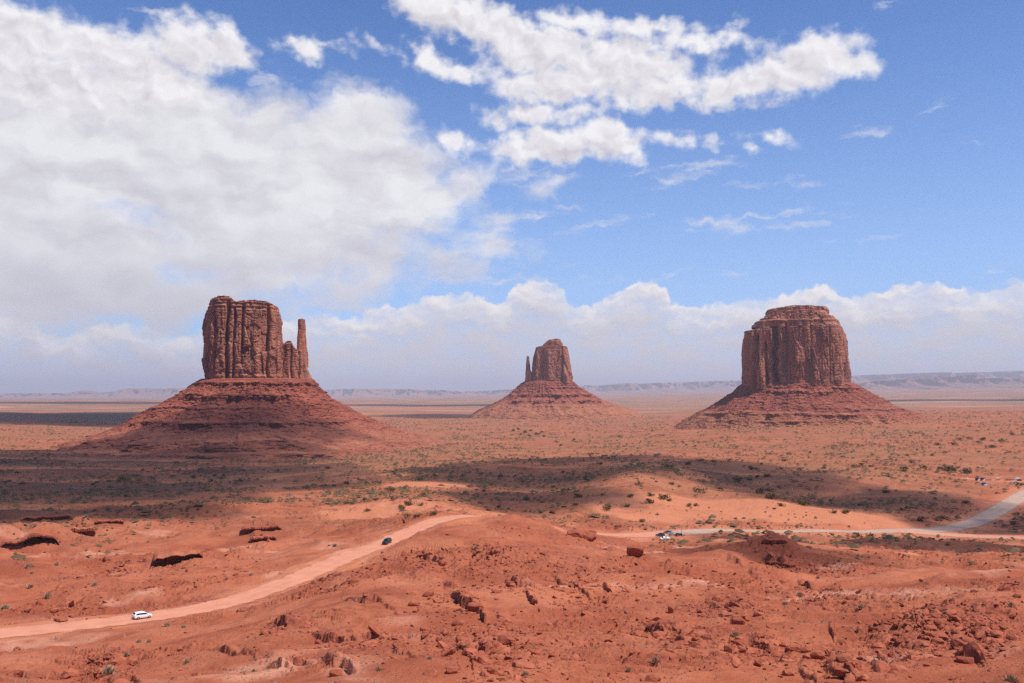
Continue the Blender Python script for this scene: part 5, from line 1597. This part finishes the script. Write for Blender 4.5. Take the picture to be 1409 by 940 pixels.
def ring(kind, x, off=0.0):
    zb, zl, zr, w, wr = section(kind, x)
    half = [(w * 0.86, zb), (w * 0.98, zb + (zl - zb) * 0.25), (w, zb + (zl - zb) * 0.6), (w * 0.975, zl), (wr + (w - wr) * 0.18, zl + (zr - zl) * 0.80), (wr * 0.86, zr - 0.01), (0.0, zr + 0.015)]
    half = [(a + off, b + off * 0.4) for a, b in half]
    return half


def car_parts(kind, col):
    xs = np.array(sorted(set([q[0] for q in BODY[kind]] + list(np.linspace(BODY[kind][0][0], BODY[kind][-1][0], 30)))))
    V = []
    for x in xs:
        h = ring(kind, x)
        full = [(-a, b) for a, b in h] + [(a, b) for a, b in h[-2::-1]]
        V.append([(x, a, b) for a, b in full])
    V = np.array(V); n = V.shape[1]
    idx = np.arange(len(xs) * n).reshape(len(xs), n)
    q = np.stack([idx[:-1], np.roll(idx, -1, 1)[:-1], np.roll(idx, -1, 1)[1:], idx[1:]], -1).reshape(-1, 4)
    bm = bmesh.new()
    vs = [bm.verts.new(c) for c in V.reshape(-1, 3)]
    for f in q: bm.faces.new([vs[i] for i in f])
    bm.faces.new([vs[i] for i in idx[0]]); bm.faces.new([vs[i] for i in idx[-1][::-1]])
    bmesh.ops.recalc_face_normals(bm, faces=bm.faces)
    body = bpy.data.meshes.new('body'); bm.to_mesh(body); bm.free()
    body.polygons.foreach_set('use_smooth', np.ones(len(body.polygons), dtype=bool)); body.materials.append(col)
    parts = [('body', body)]
    (a0, a1), (w0, w1), (r0, r1) = GLASS[kind]
    for sgn in (-1, 1):
        P = []
        for x in np.linspace(a0, a1, 16):
            h = ring(kind, x, 0.012)
            (y3, z3), (y4, z4) = h[3], h[4]
            lo, hi = 0.14, 0.88
            P.append([(x, sgn * (y3 + (y4 - y3) * t), z3 + (z4 - z3) * t) for t in (lo, 0.5, hi)])
        me = mesh_from_grid('side_window', np.array(P), 3, 16); me.materials.append(M_GLASS); parts.append(('side_window', me))
    for nm, x0, x1 in (('windscreen', w0, w1), ('rear_window', r0, r1)):
        P = []
        for x in np.linspace(x0, x1, 8):
            zb, zl, zr, w, wr = section(kind, x)
            P.append([(x + (0.012 if nm == 'windscreen' else -0.014), y * wr * 0.82, zr + 0.016 - 0.012 * y * y) for y in np.linspace(-1, 1, 5)])
        me = mesh_from_grid(nm, np.array(P), 5, 8); me.materials.append(M_GLASS); parts.append((nm, me))

    def boxm(nm, c, d, mat):
        bm = bmesh.new(); bmesh.ops.create_cube(bm, size=1.0)
        for v in bm.verts: v.co = Vector((v.co.x * d[0] + c[0], v.co.y * d[1] + c[1], v.co.z * d[2] + c[2]))
        bmesh.ops.bevel(bm, geom=bm.edges[:], offset=min(d) * 0.25, segments=2, affect='EDGES')
        me = bpy.data.meshes.new(nm); bm.to_mesh(me); bm.free(); me.materials.append(mat); parts.append((nm, me))
    xf, xb = BODY[kind][-2][0], BODY[kind][1][0]
    zf, zk = section(kind, xf - 0.1)[1], section(kind, xb + 0.1)[1]
    for sgn in (-1, 1):
        boxm('headlight', (xf - 0.13, sgn * 0.66, zf - 0.06), (0.22, 0.24, 0.13), M_LAMP)
        boxm('tail_light', (xb + 0.04, sgn * 0.74, zk - 0.14), (0.10, 0.18, 0.22), M_TAIL)
    boxm('bumper', (xf + 0.03, 0, 0.42), (0.10, 1.3, 0.16), M_TRIM)
    boxm('bumper', (xb - 0.02, 0, 0.46), (0.10, 1.5, 0.16), M_TRIM)
    for sgn in (-1, 1): boxm('mirror', (w1 - 0.25, sgn * 1.02, section(kind, 0.5)[1] + 0.06), (0.12, 0.16, 0.13), col)
    return parts


_wheel = {}


def wheel_meshes(rad):
    if rad in _wheel: return _wheel[rad]
    out = []
    for nm, prof, mat in (('wheel', [(rad * 0.62, -0.11), (rad * 0.93, -0.115), (rad, -0.08), (rad, 0.08), (rad * 0.93, 0.115), (rad * 0.62, 0.11)], M_TYRE), ('rim', [(0.0, -0.085), (rad * 0.30, -0.10), (rad * 0.62, -0.105), (rad * 0.63, 0.105), (rad * 0.30, 0.10), (0.0, 0.085)], M_RIM)):
        n = 24; th = np.linspace(0, 2 * np.pi, n, endpoint=False)
        V = np.array([[(r * math.cos(t), y, r * math.sin(t)) for t in th] for r, y in prof])
        me = mesh_from_grid(nm, V, n, len(prof), True); me.materials.append(mat); out.append(me)
    _wheel[rad] = out
    return out


_car_cache = {}


def car(kind, colname, col, P, heading, label, group=None, name=None):
    """heading: world direction angle of the car's nose, radians from +X"""
    key = (kind, colname)
    if key not in _car_cache: _car_cache[key] = car_parts(kind, paint(colname, col))
    f = np.array([math.cos(heading), math.sin(heading)]); s = np.array([-f[1], f[0]])
    L, Wd = 1.4, 0.8
    hz = terrain(np.array([P[0] + f[0] * L, P[0] - f[0] * L, P[0] + s[0] * Wd, P[0] - s[0] * Wd]), np.array([P[1] + f[1] * L, P[1] - f[1] * L, P[1] + s[1] * Wd, P[1] - s[1] * Wd]))
    base = (hz.mean()) + 0.09
    o = empty(name or kind + '_car', (P[0], P[1], base))
    o.rotation_euler = (math.atan2(hz[2] - hz[3], 2 * Wd), -math.atan2(hz[0] - hz[1], 2 * L), heading)
    tag(o, label, 'car' if kind != 'pickup' else 'pickup truck', group)
    for nm, me in _car_cache[key]:
        c = bpy.data.objects.new(nm, me); COL.objects.link(c); c.parent = o
    xb, xf, rad = WHEELS[kind]
    tyre, rim = wheel_meshes(rad)
    for x in (xb, xf):
        for sgn in (-1, 1):
            w = bpy.data.objects.new('wheel', tyre); COL.objects.link(w); w.parent = o; w.location = (x, sgn * 0.84, rad - 0.02)
            k = bpy.data.objects.new('rim', rim); COL.objects.link(k); k.parent = w
    return o


def road_heading(P):
    i = int(np.argmin(np.hypot(RA[:, 0] - P[0], RA[:, 1] - P[1])))
    d = RA[min(i + 2, len(RA) - 1)] - RA[max(i - 2, 0)]
    return math.atan2(d[1], d[0]), RA[i]


def on_road(u):
    i = int(np.argmin(np.abs(np.degrees(np.arctan2(RA[:, 0], RA[:, 1])) - float(azel(u, 600)[0]))))
    return RA[i]


P0 = on_road(200); h, _ = road_heading(P0)
car('suv', 'white', (0.80, 0.80, 0.80), P0 + np.array([0.2, -1.2, 0]), h, 'white car driving alone to the right on the dirt road at lower left').scale = (0.92, 0.92, 0.92)
P0 = on_road(530); h, _ = road_heading(P0)
car('suv', 'black', (0.020, 0.018, 0.018), P0 + np.array([1.2, -0.8, 0]), h + math.pi + 0.12, 'black car driving down the dirt road towards the white one')
(Q, _r) = on_ground([(908.5, 738), (919, 734.5), (925.5, 736.5), (935.5, 738), (915, 742.5)])
GP = 'cars stopped together by the gravel road'
car('suv', 'midnight', (0.035, 0.040, 0.060), Q[0], math.radians(175), 'dark blue car, leftmost of the group stopped by the gravel road', GP)
car('suv', 'grey', (0.16, 0.16, 0.17), Q[1], math.radians(150), 'grey car half hidden behind the silver one in the roadside group', GP)
car('sedan', 'silver', (0.48, 0.50, 0.53), Q[2], math.radians(-35), 'silver car in the middle of the roadside group', GP)
car('suv', 'black', (0.020, 0.018, 0.018), Q[3], math.radians(8), 'black car at the right end of the roadside group, beside a thin pole', GP)
car('sedan', 'white', (0.80, 0.80, 0.80), Q[4], math.radians(12), 'white car parked nearest, just below the others of the roadside group', GP)


def rod(name, r0, r1, h, mat, parent=None, loc=(0, 0, 0), n=10):
    th = np.linspace(0, 2 * np.pi, n, endpoint=False)
    V = np.array([[(0, 0, 0)] * n, [(r0 * math.cos(t), r0 * math.sin(t), 0) for t in th], [(r1 * math.cos(t), r1 * math.sin(t), h) for t in th], [(0, 0, h)] * n], float)
    me = mesh_from_grid(name, V, n, 4, True)
    o = link(name, me, mat, parent); o.location = loc
    return o


M_WOOD = plain('weathered_wood', (0.17, 0.095, 0.06), 0.85)
M_POLE = plain('dark_pole', (0.05, 0.035, 0.03), 0.6)
M_WHITE = plain('white_board', (0.75, 0.73, 0.70), 0.6)
(Q, _r) = on_ground([(937, 735.5)])
pole = empty('road_pole', Q[0]); tag(pole, 'thin dark pole standing behind the black car of the roadside group', 'pole')
sh = rod('shaft', 0.11, 0.07, 3.4, M_POLE, pole); sh.rotation_euler = (0, 0.18, 0)
cp = rod('finial', 0.16, 0.10, 0.25, M_POLE, pole, (0.61, 0, 3.33))


# ------------------------------------------------------------------ people: one continuous body each
def person(P, yaw, shirt, trousers, hair, label, pose=0):
    J = [(0, 0, 0.95), (0, 0.01, 1.15), (0, 0.015, 1.38), (0, 0.0, 1.50), (0, -0.02, 1.60), (0, -0.02, 1.72)]
    R = [0.135, 0.125, 0.145, 0.055, 0.085, 0.075]
    E = [(0, 1), (1, 2), (2, 3), (3, 4), (4, 5)]
    st = 0.10 + 0.08 * pose
    for sgn in (-1, 1):
        b = len(J)
        J += [(sgn * 0.10, 0, 0.88), (sgn * 0.11, -st * sgn * 0.5 - 0.03, 0.50), (sgn * 0.115, st * sgn * 0.6, 0.09), (sgn * 0.12, st * sgn * 0.6 - 0.16, 0.045)]
        R += [0.092, 0.062, 0.045, 0.040]
        E += [(0, b), (b, b + 1), (b + 1, b + 2), (b + 2, b + 3)]
        b = len(J)
        bend = 0.10 if pose < 2 or sgn < 0 else 0.30
        J += [(sgn * 0.19, 0.015, 1.40), (sgn * 0.25, 0.03, 1.13), (sgn * 0.25, -bend, 0.90 + bend * 0.7), (sgn * 0.245, -bend - 0.05, 0.82 + bend * 0.8)]
        R += [0.058, 0.042, 0.033, 0.036]
        E += [(2, b), (b, b + 1), (b + 1, b + 2), (b + 2, b + 3)]
    me = bpy.data.meshes.new('person'); me.from_pydata(J, E, [])
    o = bpy.data.objects.new('person', me); COL.objects.link(o)
    md = o.modifiers.new('skin', 'SKIN'); sb = o.modifiers.new('sub', 'SUBSURF'); sb.levels = 1
    for i, v in enumerate(me.skin_vertices[0].data):
        v.radius = (R[i], R[i]); v.use_root = (i == 0)
    dg = bpy.context.evaluated_depsgraph_get()
    m2 = bpy.data.meshes.new_from_object(o.evaluated_get(dg))
    o.modifiers.clear(); o.data = m2; bpy.data.meshes.remove(me)
    m2.materials.clear()
    for mt in (plain('skin', (0.36, 0.20, 0.14), 0.6), shirt, trousers): m2.materials.append(mt)
    for p in m2.polygons:
        z = p.center.z; ax = abs(p.center.x)
        p.material_index = 2 if z < 0.97 and ax < 0.21 else (1 if z < 1.47 and not (ax > 0.2 and z < 1.15) else 0)
        p.use_smooth = True
    V, F = ICO2
    hv = V * np.array([0.098, 0.105, 0.10]) + np.array([0, 0.012, 1.735])
    hv[:, 2] = np.maximum(hv[:, 2], 1.66 + np.maximum(-(hv[:, 1]), 0) * 0.9)
    link('hair', raw_mesh('hair', hv, F, True), hair, o)
    o.location = P; o.rotation_euler = (0, 0, yaw)
    return tag(o, label, 'person')


M_HAIR = plain('dark_hair', (0.02, 0.015, 0.012), 0.7)
CL = [plain('cloth_' + n, c, 0.9) for n, c in (('dark', (0.05, 0.035, 0.03)), ('red', (0.35, 0.05, 0.04)), ('white', (0.7, 0.68, 0.65)), ('blue', (0.06, 0.09, 0.2)), ('brown', (0.16, 0.08, 0.05)))]
(Q, _r) = on_ground([(897.5, 731), (903.3, 730), (1337.5, 662.5), (1363, 669.5), (1369.5, 669.8), (1401, 667)])
person(Q[0], 0.4, CL[4], CL[0], M_HAIR, 'person in brown standing left of the roadside cars, the farther left of two')
person(Q[1], 2.2, CL[1], CL[0], M_HAIR, 'person in dark red standing just left of the roadside cars, nearer to them', 1)
person(Q[2], 1.2, CL[1], CL[3], M_HAIR, 'person in red walking left of the dark blue canopies at the camp', 2)
person(Q[3], -0.5, CL[0], CL[4], M_HAIR, 'person in dark clothes right of the light blue canopy at the camp', 0)
person(Q[4], 0.8, CL[1], CL[0], M_HAIR, 'person in red by the small low table at the camp', 1)

# ------------------------------------------------------------------ the camp of stalls at right
M_CAN_DARK = plain('canopy_dark_blue', (0.018, 0.022, 0.065), 0.8)
M_CAN_BLUE = plain('canopy_blue', (0.06, 0.11, 0.26), 0.8)
M_CAN_GREY = plain('canopy_grey', (0.36, 0.34, 0.33), 0.8)


def slab_me(name, c, d, mat, parent):
    bm = bmesh.new(); bmesh.ops.create_cube(bm, size=1.0)
    for v in bm.verts: v.co = Vector((v.co.x * d[0] + c[0], v.co.y * d[1] + c[1], v.co.z * d[2] + c[2]))
    bmesh.ops.bevel(bm, geom=bm.edges[:], offset=min(d) * 0.2, segments=1, affect='EDGES')
    me = bpy.data.meshes.new(name); bm.to_mesh(me); bm.free()
    return link(name, me, mat, parent)


def canopy(P, yaw, w, d, mat, label, walls=True):
    o = empty('market_canopy', P, yaw); tag(o, label, 'canopy', 'canopies at the camp')
    for sx in (-1, 1):
        for sy in (-1, 1): rod('leg', 0.05, 0.05, 2.25, M_POLE, o, (sx * w / 2, sy * d / 2, -0.1))
    a = [(-w / 2 - .1, -d / 2 - .1, 2.02), (w / 2 + .1, -d / 2 - .1, 2.02), (w / 2 + .1, d / 2 + .1, 2.02), (-w / 2 - .1, d / 2 + .1, 2.02)]
    b = [(x, y, 2.22) for x, y, _ in a]; V = np.array(a + b + [(0, 0, 3.0)])
    bm = bmesh.new(); vs = [bm.verts.new(q) for q in V]
    for i in range(4):
        j = (i + 1) % 4
        bm.faces.new([vs[i], vs[j], vs[4 + j], vs[4 + i]]); bm.faces.new([vs[4 + i], vs[4 + j], vs[8]])
    me = bpy.data.meshes.new('roof'); bm.to_mesh(me); bm.free(); link('roof', me, mat, o)
    if walls:
        slab_me('side_cloth', (0, d / 2, 1.1), (w - 0.1, 0.04, 1.8), mat, o)
        slab_me('side_cloth', (-w / 2 + .02, 0, 1.1), (0.04, d - 0.1, 1.8), mat, o)
    slab_me('counter', (0, -d / 2 + 0.5, 0.42), (w * 0.8, 0.7, 0.84), M_WHITE if walls else M_WOOD, o)
    return o


def stall(P, yaw, w, label):
    o = empty('vendor_stall', P, yaw); tag(o, label, 'stall', 'wooden stalls at the camp')
    for sx in np.linspace(-w / 2, w / 2, max(3, int(w / 3) + 1)):
        for sy, hgt in ((-1.2, 2.3), (1.2, 2.0)): rod('post', 0.07, 0.06, hgt + 0.1, M_WOOD, o, (sx, sy, -0.1))
    rf = slab_me('roof', (0, 0, 2.28), (w + 0.6, 3.0, 0.10), M_WOOD, o); rf.rotation_euler = (math.radians(-6), 0, 0)
    slab_me('tabletop', (0, -0.6, 0.85), (w * 0.94, 0.9, 0.06), M_WOOD, o)
    slab_me('skirt_board', (0, -1.0, 0.45), (w * 0.94, 0.05, 0.70), M_WOOD, o)
    return o


(Q, _r) = on_ground([(1345.5, 661.2), (1352.5, 661.2), (1355, 667.8), (1373, 660.8), (1388, 661.0), (1360, 661.0), (1331.5, 661), (1399, 660), (1402.5, 661.6), (1393, 666.2), (1397.5, 664.2), (1406.5, 667.6), (1370, 668.0)])
canopy(Q[0], 0.1, 3.4, 3.0, M_CAN_DARK, 'dark blue canopy, left one of the joined pair at the camp')
canopy(Q[1], 0.05, 3.6, 3.0, M_CAN_DARK, 'dark blue canopy, right one of the joined pair at the camp')
canopy(Q[2], 0.1, 4.0, 3.0, M_CAN_BLUE, 'lighter blue canopy standing nearest the road side of the camp')
canopy(Q[3], -0.1, 4.2, 3.0, M_CAN_GREY, 'grey canopy standing in the row of wooden stalls', False)
stall(Q[4], 0.0, 9.0, 'long open wooden stall at the right end of the row, beside the parked cars')
stall(Q[5], 0.05, 6.0, 'shorter open wooden stall between the dark blue canopies and the grey one')
tb = empty('low_table', Q[12], 0.2); tag(tb, 'small low wooden table in front of the stalls at the camp', 'table')
slab_me('tabletop', (0, 0, 0.75), (3.0, 1.0, 0.06), M_WOOD, tb)
for sx in (-1.3, 1.3):
    for sy in (-0.4, 0.4): rod('leg', 0.05, 0.05, 0.82, M_WOOD, tb, (sx, sy, -0.1))
sg = empty('sign_post', Q[6], 0.2); tag(sg, 'pale blank board on a post at the left end of the camp', 'sign')
rod('post', 0.06, 0.06, 3.0, M_WOOD, sg, (0, 0, -0.1)); slab_me('board', (0, -0.08, 2.4), (1.0, 0.05, 1.3), M_WHITE, sg)
GC = 'cars parked at the camp'
car('suv', 'white', (0.80, 0.80, 0.80), Q[7], math.radians(185), 'white car parked farthest back at the right end of the stalls', GC)
car('suv', 'maroon', (0.10, 0.03, 0.03), Q[8], math.radians(175), 'dark red car parked just right of the white car behind the stalls', GC)
car('pickup', 'tan', (0.42, 0.35, 0.27), Q[9], math.radians(20), 'tan pickup truck parked nearest the road at the camp', GC)
car('sedan', 'silver', (0.48, 0.50, 0.53), Q[10], math.radians(160), 'silver car parked behind the tan pickup at the camp', GC)
car('suv', 'midnight', (0.035, 0.040, 0.060), Q[11], math.radians(30), 'dark car at the picture edge beside the grey road, rightmost at the camp', GC)
